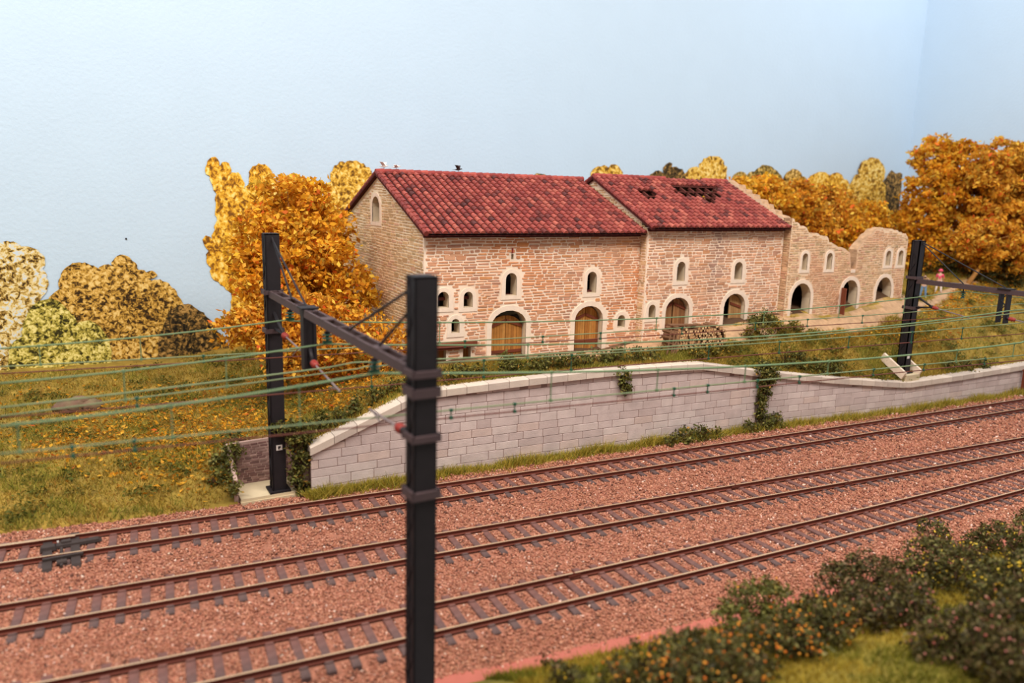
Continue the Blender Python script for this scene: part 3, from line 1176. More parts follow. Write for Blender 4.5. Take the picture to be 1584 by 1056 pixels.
def roof_slope(parent, x0, x1, ridge, eave, ncol, nrow, skip=(), name='roof', x0r=None, x1r=None):
    """barrel tiles; ridge / eave are (y, z); x0r/x1r let the ridge end elsewhere than the eave"""
    x0r = x0 if x0r is None else x0r
    x1r = x1 if x1r is None else x1r
    mb = MB()
    e, r = Vector((0, eave[0], eave[1])), Vector((0, ridge[0], ridge[1]))
    s = r - e
    L = s.length
    s.normalize()
    nrm = Vector((0, -s.z, s.y)) if s.y > 0 else Vector((0, s.z, -s.y))
    if nrm.z < 0:
        nrm = -nrm
    rl = L / nrow

    def P(c, q, h):
        """c column coordinate, q along slope 0..1 of rows, h height"""
        f = q / nrow
        xa, xb = x0 + (x0r - x0) * f, x1 + (x1r - x1) * f
        x = xa + (xb - xa) * c / ncol
        p = e + s * (q * rl) + nrm * h
        return Vector((x, p.y, p.z))
    cw = (x1 - x0) / ncol
    seg = 6
    for i in range(ncol):
        for j in range(nrow):
            if (i, j) in skip:
                continue
            mb.add([P(i, j, 0), P(i + 1, j, 0), P(i + 1, j + 1, 0), P(i, j + 1, 0)], [(0, 1, 2, 3)], 0, S(58, 24, 24))  # channel bed: shade between the tile ribs put into its dark colour
            base = random.choices([S(150, 70, 62), S(160, 80, 70), S(136, 60, 55), S(174, 94, 80), S(112, 54, 50), S(92, 48, 46)], [5, 4, 3, 1.4, 1.2, .5])[0]
            col = tuple(Vector(base) * random.uniform(.85, 1.12))
            jx, jl = random.uniform(-.015, .015), random.uniform(-.03, .03)
            Vv = []
            for q, rad, hh in ((j - .1 + jl, .34, .035), (j + 1.06 + jl, .28, .0)):
                for k in range(seg + 1):
                    a = math.pi * k / seg
                    Vv.append(P(i + .5 + jx - rad * math.cos(a), max(q, -.12), hh + rad * cw * 1.15 * math.sin(a)))
            n = seg + 1
            fs = [(k, k + 1, n + k + 1, n + k) for k in range(seg)]
            fs.append(tuple(range(n)))
            mb.add(Vv, fs, 0, col)
    return mb.build(name, M['tile'], parent)


def ridge_caps(parent, x0, x1, y, z0, z1, step=.42, skip=()):
    mb = MB()
    x = x0
    while x < x1 - .1:
        xe = min(x + step, x1)
        if not any(a < x < b for a, b in skip):
            col = tuple(Vector(random.choice([S(150, 62, 56), S(136, 54, 50), S(164, 74, 64)])) * random.uniform(.9, 1.1))
            Vv = []
            for xx, rad in ((x - .03, .16), (xe, .2)):
                z = z0 + (z1 - z0) * (xx - x0) / (x1 - x0)
                for k in range(7):
                    a = math.pi * (k / 6 * 1.2 - .1)
                    Vv.append((xx, y - rad * math.cos(a), z - .02 + rad * .9 * math.sin(a)))
            mb.add(Vv, [(k, k + 1, 7 + k + 1, 7 + k) for k in range(6)] + [tuple(range(7)), tuple(range(7, 14))], 0, col)
        x = xe
    return mb.build('ridge_tiles', M['tile'], parent)


def verge(parent, x, ridge, eave, w=.22, h=.2):
    mb = MB()
    mb.bar((x, eave[0], eave[1] - .07), (x, ridge[0], ridge[1] - .07), w, h * .7)
    o = mb.build('verge_board', M['underlay'], parent)
    q = MB()
    a, b = Vector((x - .02, eave[0], eave[1] + .03)), Vector((x - .02, ridge[0], ridge[1] + .03))
    n = 17
    for i in range(n):
        col = tuple(Vector(random.choice([S(132, 58, 52), S(120, 50, 46), S(142, 68, 60)])) * random.uniform(.9, 1.1))
        q.tube([a.lerp(b, (i - .1) / n), a.lerp(b, (i + 1.02) / n)], [.13, .1], 8, 0, col)
    q.build('verge_tiles', M['tile'], parent)
    return o


def soffit(parent, x0, x1, eave, yw):
    mb = MB()
    mb.box(((x0 + x1) / 2, (eave[0] + yw) / 2 + .05, eave[1] - .08), (x1 - x0 - .1, abs(yw - eave[0]), .06))
    mb.box(((x0 + x1) / 2, yw + (-.05 if eave[0] < yw else .05), eave[1] - .14), (x1 - x0 - .1, .1, .14))
    return mb.build('eave_board', M['underlay'], parent)


PLK = [(4, (176, 118, 56)), (3, (160, 104, 48)), (2, (190, 134, 70)), (1, (140, 90, 46))]
PLK2 = [(4, (146, 100, 62)), (3, (130, 88, 56)), (2, (160, 116, 76))]


def leaf_door(parent, xl, xr, zb, top, Y, hinge, ang, pal, nb, braces):
    """one plank door leaf. top(x) gives the arched head; hinge = x of the hinge side; ang swings it inwards"""
    def R(x, y, z):
        dx, dy = x - hinge, y - Y
        ca, sa = math.cos(ang), math.sin(ang)
        return (hinge + dx * ca - dy * sa, Y + dx * sa + dy * ca, z)
    cols = [S(*c) for _, c in pal]
    wts = [w for w, _ in pal]
    mb = MB()
    for i in range(nb):
        a, b = xl + (xr - xl) * i / nb + .006, xl + (xr - xl) * (i + 1) / nb - .006
        d = random.uniform(-.008, .008)
        c = tuple(Vector(random.choices(cols, wts)[0]) * random.uniform(.9, 1.1))
        za, zc = top(a) - .03, top(b) - .03
        F4 = [(a, zb), (b, zb), (b, zc), (a, za)]
        P = [R(x, Y + d, z) for x, z in F4] + [R(x, Y + .07 + d, z) for x, z in F4]
        mb.add(P, [(0, 1, 2, 3), (7, 6, 5, 4), (0, 4, 5, 1), (1, 5, 6, 2), (2, 6, 7, 3), (3, 7, 4, 0)], 0, c)
    o = mb.build('door_leaf', M['plank'], parent)
    for (xa, za, xb, zc) in braces:
        q = MB()
        h = .075
        P = [R(x, Y - .05, z) for x, z in ((xa, za - h), (xb, zc - h), (xb, zc + h), (xa, za + h))]
        P += [R(x, Y - .0, z) for x, z in ((xa, za - h), (xb, zc - h), (xb, zc + h), (xa, za + h))]
        q.add(P, [(0, 1, 2, 3), (0, 4, 5, 1), (1, 5, 6, 2), (2, 6, 7, 3), (3, 7, 4, 0)])
        q.build('brace', M['brace'], o)
    return o


def head_fn(h):
    """arched head height of an opening outline as a function of x"""
    top = sorted([(p[0], p[1]) for p in h[2:]])
    xs, zs = [p[0] for p in top], [p[1] for p in top]
    return lambda x: float(np.interp(x, xs, zs))


def patch_tint(base, seed, amount):
    def f(u, w):
        n = float(vnoise(u, w * .8, .55, seed))
        return (max(0.0, min(1.0, (n - .15) * 1.6)) * amount, base)
    return f


# ---- first barn
YF1, X1A, X1B = 34.0, 14.69, 27.75
barn = thing('stone_barn', (21, 40, 3.6), 'rubble stone barn with unbroken red tiled roof and two closed arched doors', 'barn')
H1 = dict(
    wa=hole(677, 694, 451, 476, YF1), wb=hole(717, 731, 451, 475.5, YF1), wc=hole(698, 710.5, 493, 515, YF1),
    wd=hole(782, 799, 422, 457, YF1), we=hole(908, 922.5, 420, 453, YF1), wf=hole(955, 966.5, 487, 506, YF1),
    d1=hole(760, 813, 480, 552, YF1, .36, .25), d2=hole(888.5, 931.5, 473, 538, YF1, .4, .2))
_a, _b = on_y(791, 397, YF1), on_y(794.5, 397, YF1)
slot = [(_a[0], _a[2] - .13), (_b[0], _a[2] - .13), (_b[0], _a[2] + .13), (_a[0], _a[2] + .13)]


def rect(xl, xr, yt, yb, Y):
    a = on_y(xl, (yt + yb) / 2, Y)
    b = on_y(xr, (yt + yb) / 2, Y)
    zt, zb = on_y((xl + xr) / 2, yt, Y)[2], on_y((xl + xr) / 2, yb, Y)[2]
    return [(a[0], zb), (b[0], zb), (b[0], zt), (a[0], zt)]


s1, s2 = rect(664, 690, 536, 574, YF1), rect(716, 728, 534, 570, YF1)
holes = list(H1.values()) + [slot, s1, s2]
ft = [(X1A, 2.4), (X1B, 2.4), (X1B, 10.45), (X1A, 10.45)]
mb = MB()
wall_panel(mb, ft, holes, front(YF1), .62)
P1 = [(4, (210, 154, 120)), (3, (198, 142, 108)), (2, (220, 168, 134)), (2, (190, 138, 112)), (1, (210, 146, 98))]
grow_h = grown([H1[k] for k in H1], .27) + [grow(slot, .08), grow(s1, .05), grow(s2, .05), rect(676, 736, 527, 535, YF1)]
stones(mb, [(X1A + .05, 3.2), (X1B, 3.2), (X1B, 10.35), (X1A + .05, 10.35)], grow_h, front(YF1), P1, 2, tint=patch_tint(S(206, 128, 74), 2, .55))
mb.build('front_wall', [M['mortar1'], M['reveal'], M['stone']], barn)
# gable
RD1, EV1 = (40.0, 13.25), (33.42, 10.42)
gw = [on_x(576, 323, X1A)[1], on_x(587.5, 323, X1A)[1], on_x(582, 343, X1A)[2], on_x(582, 303.5, X1A)[2]]
gh = arch(gw[1], gw[0], gw[2], gw[3])
gout = [(34.62, 2.0), (46.3, 2.0), (46.3, 10.4), (40.0, 13.12), (34.62, 10.7)]
mb = MB()
wall_panel(mb, gout, [gh], side(X1A), .62)
P2 = [(4, (206, 170, 128)), (3, (196, 158, 116)), (2, (214, 180, 140)), (2, (206, 162, 132)), (1, (184, 156, 116))]
stones(mb, [(34.02, 3.0), (46.2, 3.0), (46.2, 10.3), (40.0, 13.0), (34.02, 10.35)], grown([gh], .27), side(X1A), P2, 2, tint=patch_tint(S(196, 150, 120), 5, .5))
mb.build('gable_wall', [M['mortar2'], M['reveal'], M['stone']], barn)
mb = MB()
wall_panel(mb, [(X1A + .6, 2.4), (X1B, 2.4), (X1B, 10.4), (X1A + .6, 10.4)], [], front(45.7), .6)
mb.build('rear_wall', M['mortar2'], barn)
mb = MB()
mb.box(((X1A + X1B) / 2, 39.9, 7.2), (X1B - X1A - 1.3, 11, .15))
mb.build('upper_floor', M['timber'], barn)
for k in ('wa', 'wb', 'wc', 'wd', 'we', 'wf'):
    surround(barn, H1[k], front(YF1), .2, 'window_surround', True, sill=.06)
for k in ('d1', 'd2'):
    surround(barn, H1[k], front(YF1), .27, 'door_surround', False)
surround(barn, gh, side(X1A), .2, 'window_surround', True, sill=.05)
mb = MB()
p = on_y(791, 391, YF1)
mb.box((p[0] + .05, YF1 - .03, p[2] + .12), (.07, .05, .25))
mb.build('iron_pin', M['redins'], barn)


def double_door(parent, h, Y, angs, pal, label=None, brace_top=.62):
    xl, xr = h[0][0] + .02, h[1][0] - .02
    zb = h[0][1]
    hf = head_fn(h)
    zs = h[2][1]
    xm = (xl + xr) / 2
    d = bpy.data.objects.new('double_door', None)
    COL.objects.link(d)
    d.parent = parent
    d.location = Vector((xm, Y, zb)) - origin_of(parent)
    zt = max(p[1] for p in h)
    H = zt - zb
    zl = zb + H * brace_top
    # sagging door tops leave a dark gap under the arch
    top = lambda x: hf(x) - .06
    leaf_door(d, xl, xm - .012, zb + .03, top, Y, xl, angs[0], pal, 6, [(xl + .03, zl - .12, xm - .03, zl + .2), (xl + .03, zb + H * .2, xm - .03, zb + H * .2)])
    leaf_door(d, xm + .012, xr, zb + .03, top, Y, xr, angs[1], pal, 6, [(xm + .03, zl + .2, xr - .03, zl - .12), (xm + .03, zb + H * .2, xr - .03, zb + H * .2)])
    return d


hd1 = [(p[0], p[1] - (.22 if i > 1 else 0)) for i, p in enumerate(H1['d1'])]
double_door(barn, hd1, YF1 + .36, (0, 0), PLK, brace_top=.78)
double_door(barn, H1['d2'], YF1 + .36, (0, 0), PLK, brace_top=.72)
# low twin openings with a timber lintel
mb = MB()
a, b = on_y(662, 531, YF1), on_y(735, 530, YF1)
mb.box(((a[0] + b[0]) / 2, YF1 - .06, b[2] + .02), (b[0] - a[0], .4, .2))
mb.box(((a[0] + b[0]) / 2 - .2, YF1 - .02, b[2] - .16), (b[0] - a[0] - .7, .3, .12))
mb.build('lintel', M['brace'], barn)
for h in (s1, s2):
    mb = MB()
    n = 4
    for i in range(n):
        a, b = h[0][0] + (h[1][0] - h[0][0]) * i / n, h[0][0] + (h[1][0] - h[0][0]) * (i + 1) / n
        mb.box(((a + b) / 2, YF1 + .3, (h[0][1] + h[2][1]) / 2 - .15), (b - a - .015, .06, h[2][1] - h[0][1] - .15), 0, S(150 + 10 * (i % 2), 100, 50))
    mb.build('plank_hatch', M['plank'], barn)
roof_slope(barn, X1A - .18, X1B - .1, RD1, EV1, 33, 17)
roof_slope(barn, X1A - .18, X1B - .1, RD1, (46.9, 10.3), 33, 17)
ridge_caps(barn, X1A - .18, X1B, RD1[0], RD1[1] + .06, RD1[1] + .06)
verge(barn, X1A - .13, RD1, EV1)
verge(barn, X1A - .13, RD1, (46.9, 10.3))
soffit(barn, X1A - .1, X1B - .1, EV1, YF1)

# ---- second barn
YF2, X2A, X2B = 33.4, 27.68, 38.35
barn2 = thing('stone_barn', (33, 39, 4.5), 'rubble stone barn with holes in its red tiled roof and ajar arched doors', 'barn')
H2 = dict(wg=hole(1047, 1059.5, 404.5, 435, YF2), wh=hole(1136, 1148, 405, 432.5, YF2), wi=hole(1003, 1013.5, 471, 492, YF2),
          d3=hole(1029, 1065.5, 460, 509, YF2, .42, .25), d4=hole(1119, 1151.5, 454, 504, YF2, .45, .15))
ft = [(X2A, 2.4), (X2B, 2.4), (X2B, 10.72), (X2A, 10.72)]
mb = MB()
wall_panel(mb, ft, list(H2.values()), front(YF2), .6)
P3 = [(4, (212, 160, 128)), (3, (200, 148, 116)), (2, (220, 174, 142)), (2, (190, 144, 120)), (1, (204, 146, 106))]


def tint2(u, w):
    # dark weather streak on the wall, right of the middle
    s = math.exp(-((u - 32.9 - .12 * math.sin(w * 2)) / .42) ** 2) * min(1, max(0, (w - 6.0) / 2))
    return (.6 * s, S(132, 112, 112))


stones(mb, [(X2A + .03, 3.6), (X2B, 3.6), (X2B, 10.6), (X2A + .03, 10.6)], grown(list(H2.values()), .25), front(YF2), P3, 2, tint=tint2)
mb.build('front_wall', [M['mortar1'], M['reveal'], M['stone']], barn2)
RD2, EV2 = (38.6, 13.45), (32.86, 10.74)
gout = [(34.0, 2.4), (44.0, 2.4), (44.0, 10.9), (38.6, 13.28), (34.0, 11.05)]
mb = MB()
wall_panel(mb, gout, [], side(X2A), .5)
stones(mb, [(33.43, 4.0), (43.9, 4.0), (43.9, 10.8), (38.6, 13.2), (33.43, 10.7)], [], side(X2A), P2, 2)
mb.build('gable_wall', [M['mortar2'], M['reveal'], M['stone']], barn2)
mb = MB()
wall_panel(mb, [(X2A + .5, 2.4), (X2B, 2.4), (X2B, 10.7), (X2A + .5, 10.7)], [], front(43.4), .6)
mb.build('rear_wall', M['mortar2'], barn2)
mb = MB()
mb.box(((X2A + X2B) / 2, 38.4, 7.4), (X2B - X2A - .9, 9.6, .15))
mb.build('upper_floor', M['timber'], barn2)
for k in ('wg', 'wh', 'wi'):
    surround(barn2, H2[k], front(YF2), .2, 'window_surround', True, sill=.06)
for k in ('d3', 'd4'):
    surround(barn2, H2[k], front(YF2), .26, 'door_surround', False)
double_door(barn2, H2['d3'], YF2 + .3, (.16, -.1), PLK2, brace_top=.72)
h = H2['d4']
d = bpy.data.objects.new('single_door', None)
COL.objects.link(d)
d.parent = barn2
d.location = Vector((h[1][0], YF2 + .3, h[0][1])) - origin_of(barn2)
xm = (h[0][0] + h[1][0]) / 2
hf = head_fn(h)
zz = h[0][1]
leaf_door(d, xm - .05, h[1][0] - .03, zz + .05, lambda x: hf(x) - .06, YF2 + .25, h[1][0] - .03, -.18, [(3, (176, 134, 88)), (2, (160, 120, 76)), (2, (190, 148, 100))], 5,
          [(xm, zz + 1.5, h[1][0] - .1, zz + 1.25), (xm, zz + .45, h[1][0] - .1, zz + .45)])
NC, NR = 27, 15
skip = set()


def cell(px, py):
    f = None
    d_ = ray(px, py)
    # intersect with the front roof plane
    e, r = np.array([0, EV2[0], EV2[1]]), np.array([0, RD2[0], RD2[1]])
    s = r - e
    nrm = np.array([0, -s[2], s[1]])
    t_ = ((e - CAM) @ nrm) / (d_ @ nrm)
    p_ = CAM + d_ * t_
    return (p_[0] - (X2A - .12)) / (X2B + .12 - X2A) * NC, ((p_ - e) @ s) / (s @ s) * NR


for (xa, xb, ya, yb) in ((1047, 1105, 290, 298), (1060, 1106, 298, 303), (991, 1003, 296, 300), (1003, 1009, 299, 306), (1090, 1103, 307, 312)):
    for px in np.linspace(xa, xb, 40):
        for py in np.linspace(ya, yb, 8):
            c, r_ = cell(px, py)
            if 0 <= c < NC and 0 <= r_ < NR:
                skip.add((int(c), int(r_)))
roof_slope(barn2, X2A - .12, X2B, RD2, EV2, NC, NR, skip)
roof_slope(barn2, X2A - .12, X2B, RD2, (44.5, 10.7), NC, NR)

rx0 = X2A - .12 + cell(1047, 291)[0] / NC * (X2B - X2A)
rx1 = X2A - .12 + cell(1106, 293)[0] / NC * (X2B - X2A)
ridge_caps(barn2, X2A - .12, rx0, RD2[0], RD2[1] + .06, RD2[1] + .05)
ridge_caps(barn2, rx1, X2B, RD2[0], RD2[1] + .05, RD2[1] + .04)
verge(barn2, X2A - .08, RD2, EV2)
verge(barn2, X2A - .08, RD2, (44.5, 10.7))
soffit(barn2, X2A - .1, X2B, EV2, YF2)
for k in range(15):
    x = X2A + .4 + k * .7
    mb = MB()
    mb.bar((x, EV2[0] + .3, EV2[1]), (x, RD2[0], RD2[1] - .16), .12, .14)
    mb.build('rafter', M['timber'], barn2)
for q in (.62, .74, .86, .96):
    y, z = EV2[0] + (RD2[0] - EV2[0]) * q, EV2[1] + (RD2[1] - EV2[1]) * q
    mb = MB()
    mb.bar((X2A + .3, y, z - .03), (X2B - .1, y, z - .03), .1, .07)
    mb.build('roof_batten', M['timber'], barn2)

# ---- ruined range
YF3, X3A = 32.9, 38.38
ruin = thing('ruined_barn', (44, 34, 5), 'roofless ruined stone range with jagged wall tops and arched doorways', 'ruin')
prof = [(1204, 334), (1213, 337), (1228, 338), (1230, 345), (1237, 346), (1238, 351), (1248, 352), (1251, 359), (1260, 362), (1266, 361), (1272, 364), (1279, 365), (1283, 375), (1293, 379),
        (1301, 382), (1308, 385), (1315, 391), (1316, 405), (1317, 416), (1323, 416), (1325, 398), (1326, 386), (1332, 378), (1339, 371), (1347, 362), (1353, 356), (1363, 352), (1372, 356), (1377, 354), (1382, 355), (1391, 359), (1401, 361), (1404, 366), (1405, 371)]
top = [(on_y(px, py, YF3)[0], on_y(px, py, YF3)[2]) for px, py in prof]
top = [p for p in top if p[0] > X3A + .1]
top.insert(0, (X3A, top[0][1] + .03))
jag = []
for (a, b) in zip(top[:-1], top[1:]):
    jag.append(a)
    n = int(math.hypot(b[0] - a[0], b[1] - a[1]) / .3)
    for i in range(1, n + 1):
        f = i / (n + 1)
        jag.append((a[0] + (b[0] - a[0]) * f + random.uniform(-.03, .03), a[1] + (b[1] - a[1]) * f + random.uniform(-.13, .1)))
jag.append(top[-1])
X3B = top[-1][0]
H3 = dict(r1=hole(1223.5, 1253, 438, 494, YF3, .55, .2), r2=hole(1301.5, 1325.5, 433, 481, YF3, .5, .15), r3=hole(1355.5, 1378.5, 428.5, 466, YF3, .62, .0),
          w1=hole(1240.5, 1249, 391.5, 417.5, YF3), w2=hole(1278.5, 1287, 391, 416.5, YF3), w3=hole(1370, 1377.5, 387.5, 410.5, YF3), w4=hole(1389, 1396.5, 387, 410, YF3))
jag = [jag[0]] + [(x, z) for x, z in jag[1:-1] if X3A + .04 < x < X3B - .04] + [jag[-1]]
out = [(X3A, 3.5), (X3B, 3.5)] + jag[::-1]
mb = MB()
wall_panel(mb, out, list(H3.values()), front(YF3), .65, m_rim=3)
P4 = [(4, (214, 176, 140)), (3, (206, 166, 128)), (2, (220, 186, 150)), (1, (200, 152, 124)), (1, (190, 162, 124))]
stones(mb, [(x, z - (.06 if z > 6 else -1.0)) for x, z in out], grown(list(H3.values()), .25), front(YF3), P4, 2, tint=patch_tint(S(198, 140, 110), 9, .5), ch=(.115, .17), sl=(.2, .55), gap=.038)
mb.build('front_wall', [M['mortar3'], M['reveal'], M['stone'], M['rubbletop']], ruin)
# end wall against the roofed barn, stepping up the roof slope
mb = MB()
pts = [(32.9, 3.5), (40.5, 3.5), (40.5, 12.6), (39.4, 13.2), (38.6, 13.6), (38.0, 13.3), (37.5, 13.28), (37.4, 13.02), (36.9, 12.98), (36.8, 12.72), (36.2, 12.66), (36.1, 12.42), (35.5, 12.36), (35.4, 12.12), (35.0, 12.1), (34.9, 11.8), (34.3, 11.74), (34.2, 11.5), (33.7, 11.42), (33.4, 11.2), (32.9, 11.15)]
wall_panel(mb, [(33.5, 3.5)] + pts[1:-2] + [(33.5, 11.3)], [], side(X3A), .6, m_rim=3)
stones(mb, [(y, z - .05) for y, z in pts], [], side(X3A), P4, 2)
mb.build('end_wall', [M['mortar3'], M['reveal'], M['stone'], M['rubbletop']], ruin)
mb = MB()
bt_ = [(X3A + .6, 3.5), (X3B, 3.5), (X3B, 8.6)] + [(X3B - .6 * i, 8.4 + .5 * math.sin(i * 1.9) + .2 * math.sin(i * 4.1)) for i in range(1, int((X3B - X3A - .8) / .6))] + [(X3A + .6, 9.2)]
wall_panel(mb, bt_, [], front(36.6), .5)
stones(mb, bt_, [], front(36.6), [(1, (160, 118, 92)), (1, (146, 104, 82))], 2)  # stones coloured darker than the front, painting in the interior shade
mb.build('rear_wall', [M['mortar3'], M['reveal'], M['stone']], ruin)
mb = MB()
wall_panel(mb, [(33.5, 3.5), (36.7, 3.5), (36.7, 8.5), (35.4, 8.9), (34.5, 9.6), (33.5, 9.9)], [], side(X3B - .6), .6)
mb.build('end_wall', [M['mortar3'], M['reveal']], ruin)
mb = MB()
mb.box(((X3A + X3B) / 2, 34.9, 4.5), (X3B - X3A - 1, 3.2, .6))
mb.box(((X3A + X3B) / 2, 35.1, 7.55), (X3B - X3A - 1.6, 3.0, .14))  # unseen slab above the dirt floor, added to keep the doorways dark
mb.build('floor_and_shade_slab', M['timber'], ruin)
for k in ('w1', 'w2', 'w3', 'w4'):
    surround(ruin, H3[k], front(YF3), .18, 'window_surround', True, sill=.05)
for k in ('r1', 'r2', 'r3'):
    surround(ruin, H3[k], front(YF3), .25, 'door_surround', False)
# fallen sill block in the broken window, open plank door beside the second doorway
mb = MB()
p = on_y(1319, 418, YF3)
mb.box((p[0], YF3 + .2, p[2] - .05), (.42, .5, .2))
mb.build('sill_block', M['plaster'], ruin)
h = H3['r2']
xh = h[0][0] - .06
leaf_door(ruin, xh - .62, xh, h[0][1] + .05, lambda x: h[2][1] + .35, YF3 - .1, xh, 1.05, [(1, (136, 76, 52)), (1, (122, 66, 46))], 4, []).name = 'open_door'
# rubble in the first doorway
mb = MB()
h = H3['r1']
for i in range(26):
    mb.blob((random.uniform(h[0][0] + .1, h[1][0] - .1), YF3 + random.uniform(.1, 1.0), h[0][1] + .2 + random.uniform(.0, .35)), [random.uniform(.09, .17)] * 3, 0,
            random.choice([S(206, 170, 140), S(188, 150, 120), S(166, 120, 92)]), 6, 4, .2)
tag(mb.build('rubble', M['stone']), 'heap of broken stone lying in the largest ruin doorway', 'rubble', kind='stuff')


# ------------------------------------------------------------------ overhead line gantries
def lattice_mast(parent, x, y, z0, z1, w=.56, plates=True):
    """open box mast: two channels facing each other, joined by lacing"""
    mb = MB()
    for s in (-1, 1):
        mb.box((x, y + s * (w / 2 - .03), (z0 + z1) / 2), (w, .06, z1 - z0))
        for q in (-1, 1):
            mb.box((x + q * (w / 2 - .03), y + s * (w / 2 - .08), (z0 + z1) / 2), (.06, .16, z1 - z0))
    z, k = z0 + .2, 0
    while z < z1 - .75:
        for q in (-1, 1):
            sy = 1 if k % 2 else -1
            xx = x + q * (w / 2 - .035)
            mb.bar((xx, y - sy * (w / 2 - .1), z), (xx, y + sy * (w / 2 - .1), z + .62), .03, .1, up=(1, 0, 0))
        z += .62
        k += 1
    for q in (-1, 1):
        mb.box((x + q * (w / 2 - .045), y, (z0 + z1) / 2), (.03, w - .2, z1 - z0 - .1))
    mb.box((x, y, z1 - .02), (w, w, .05))
    return mb.build('mast', M['black'], parent)


def collar(parent, x, y, z, w=.7, h=.16):
    mb = MB()
    for s in (-1, 1):
        mb.box((x, y + s * (w / 2 - .03), z), (w, .09, h))
        mb.box((x + s * (w / 2 - .03), y, z), (.09, w, h))
    for s in (-1, 1):
        for q in (-1, 1):
            mb.tube([(x + s * w / 2, y + q * (w / 2 - .06), z - h / 2 - .03), (x + s * w / 2, y + q * (w / 2 - .06), z + h / 2 + .03)], .03, 6)
    return mb.build('collar', M['beam'], parent)


def discs(parent, a, b, n, r, name='insulator', m='greenins'):
    prof = [(0, .05)]
    for i in range(n):
        t_ = (i + .5) / n
        prof += [(t_ - .3 / n, .06), (t_ - .12 / n, r), (t_ + .1 / n, r * .9), (t_ + .3 / n, .06)]
    prof.append((1, .05))
    mb = MB()
    mb.lathe(a, b, prof, 10)
    return mb.build(name, M[m], parent, True)


def reg_arm(parent, root_hi, root_lo, ins, tip, drop):
    """bracket to the insulator, red insulator, thin steady arm carrying the contact wire"""
    mb = MB()
    mb.tube([root_hi, ins], [.075, .06], 8)
    mb.tube([root_lo, ins], [.06, .05], 8)
    mb.blob(ins, (.11, .11, .11))
    o = mb.build('arm_bracket', M['black'], parent, True)
    a, b = Vector(ins), Vector(tip)
    d = (b - a).normalized()
    i0 = a + d * .05
    i1 = a + d * .42
    q = MB()
    q.lathe(i0, i1, [(0, .06), (.15, .13), (.3, .08), (.5, .14), (.7, .08), (.85, .12), (1, .05)], 10)
    q.build('red_insulator', M['redins'], o, True)
    q = MB()
    q.tube([i1, tip], .035, 6)
    q.tube([Vector(tip) - d * .25, drop], .022, 6)
    q.build('steady_arm', M['steel'], o)
    return o


def beam_obj(parent, x, ya, yb, z):
    mb = MB()
    for s in (-1, 1):
        mb.bar((x + s * .17, ya, z), (x + s * .17, yb, z), .08, .26)
    n = 9
    for i in range(n):
        y = ya + (yb - ya) * (i + .5) / n
        mb.box((x, y, z + .12), (.44, .5 if i % 3 == 1 else .1, .05))
        mb.box((x, y, z - .12), (.38, .08, .05))
    return mb.build('beam', M['beam'], parent)


def hanger(parent, x, y, z, zw):
    """green insulator under the beam with its clamp, holding the messenger wire"""
    mb = MB()
    mb.tube([(x, y, z), (x, y, z - .22)], .035, 6)
    mb.box((x, y, z - .2), (.16, .16, .06))
    o = mb.build('hanger', M['black'], parent)
    discs(o, (x, y, z - .22), (x, y, zw + .06), 2, .17)
    mb = MB()
    mb.box((x, y, zw), (.3, .06, .1))
    mb.build('wire_clamp', M['greenins'], o)


GX = 7.0
g = thing('catenary_gantry', (GX, 24, 0), 'near overhead line gantry of two black masts and a beam across all three tracks', 'gantry', 'overhead line gantries')
GZ = 8.25
for (y, z0, z1) in ((31.3, -.03, 10.6), (16.3, -.95, 10.55)):
    lattice_mast(g, GX, y, z0, z1)
    collar(g, GX, y, GZ + .05)
    collar(g, GX, y, 6.75)
    mb = MB()
    mb.box((GX, y, z0 + .04), (.85, .85, .08))
    mb.build('base_plate', M['black'], g)
collar(g, GX, 16.3, 5.35, h=.2)
collar(g, GX, 16.3, 7.85, .68, .22)
beam_obj(g, GX, 31.05, 16.55, GZ)
for a, b in (((GX, 31.05, 10.45), (GX, 28.2, GZ + .15)), ((GX, 31.05, 10.4), (GX, 26.2, GZ + .15)), ((GX, 16.58, 10.3), (GX, 21.6, GZ + .15)), ((GX, 16.58, 9.9), (GX, 19.1, GZ + .15))):
    mb = MB()
    mb.tube([a, b], .04, 6)
    mb.build('stay_rod', M['black'], g)
# drop post between the rear and the middle track
mb = MB()
for s in (-1, 1):
    mb.box((GX + s * .17, 26.05, 7.3), (.1, .4, 2.1))
mb.box((GX, 26.05, 7.3), (.26, .3, 2.0))
mb.box((GX, 26.05, GZ + .16), (.6, .62, .06))
mb.build('drop_post', M['black'], g)
for y in (28.55, 23.85, 19.5):
    hanger(g, GX, y, GZ - .12, 7.62)
reg_arm(g, (GX, 31.1, 7.5), (GX, 31.1, 6.85), (GX, 29.6, 6.85), (GX, 27.2, 6.72), (GX, 28.3, 6.3))
reg_arm(g, (GX, 25.9, 7.0), (GX, 25.9, 6.5), (GX, 25.6, 6.6), (GX, 22.6, 6.3), (GX, 23.7, 6.18))
reg_arm(g, (GX, 16.5, 6.2), (GX, 16.5, 6.75), (GX, 17.4, 6.55), (GX, 19.9, 6.44), (GX, 19.1, 6.3))
mb = MB()
p = on_y(426, 693, 31.0)
mb.box((GX + .02, 31.3 - .3, p[2]), (.24, .02, .22))
o = mb.build('number_plate', M['plate'], g)
mb = MB()
mb.box((GX + .02, 31.3 - .315, p[2] + .03), (.1, .012, .07))
mb.box((GX + .0, 31.3 - .315, p[2] - .03), (.05, .012, .06))
mb.build('plate_mark', M['black'], o)

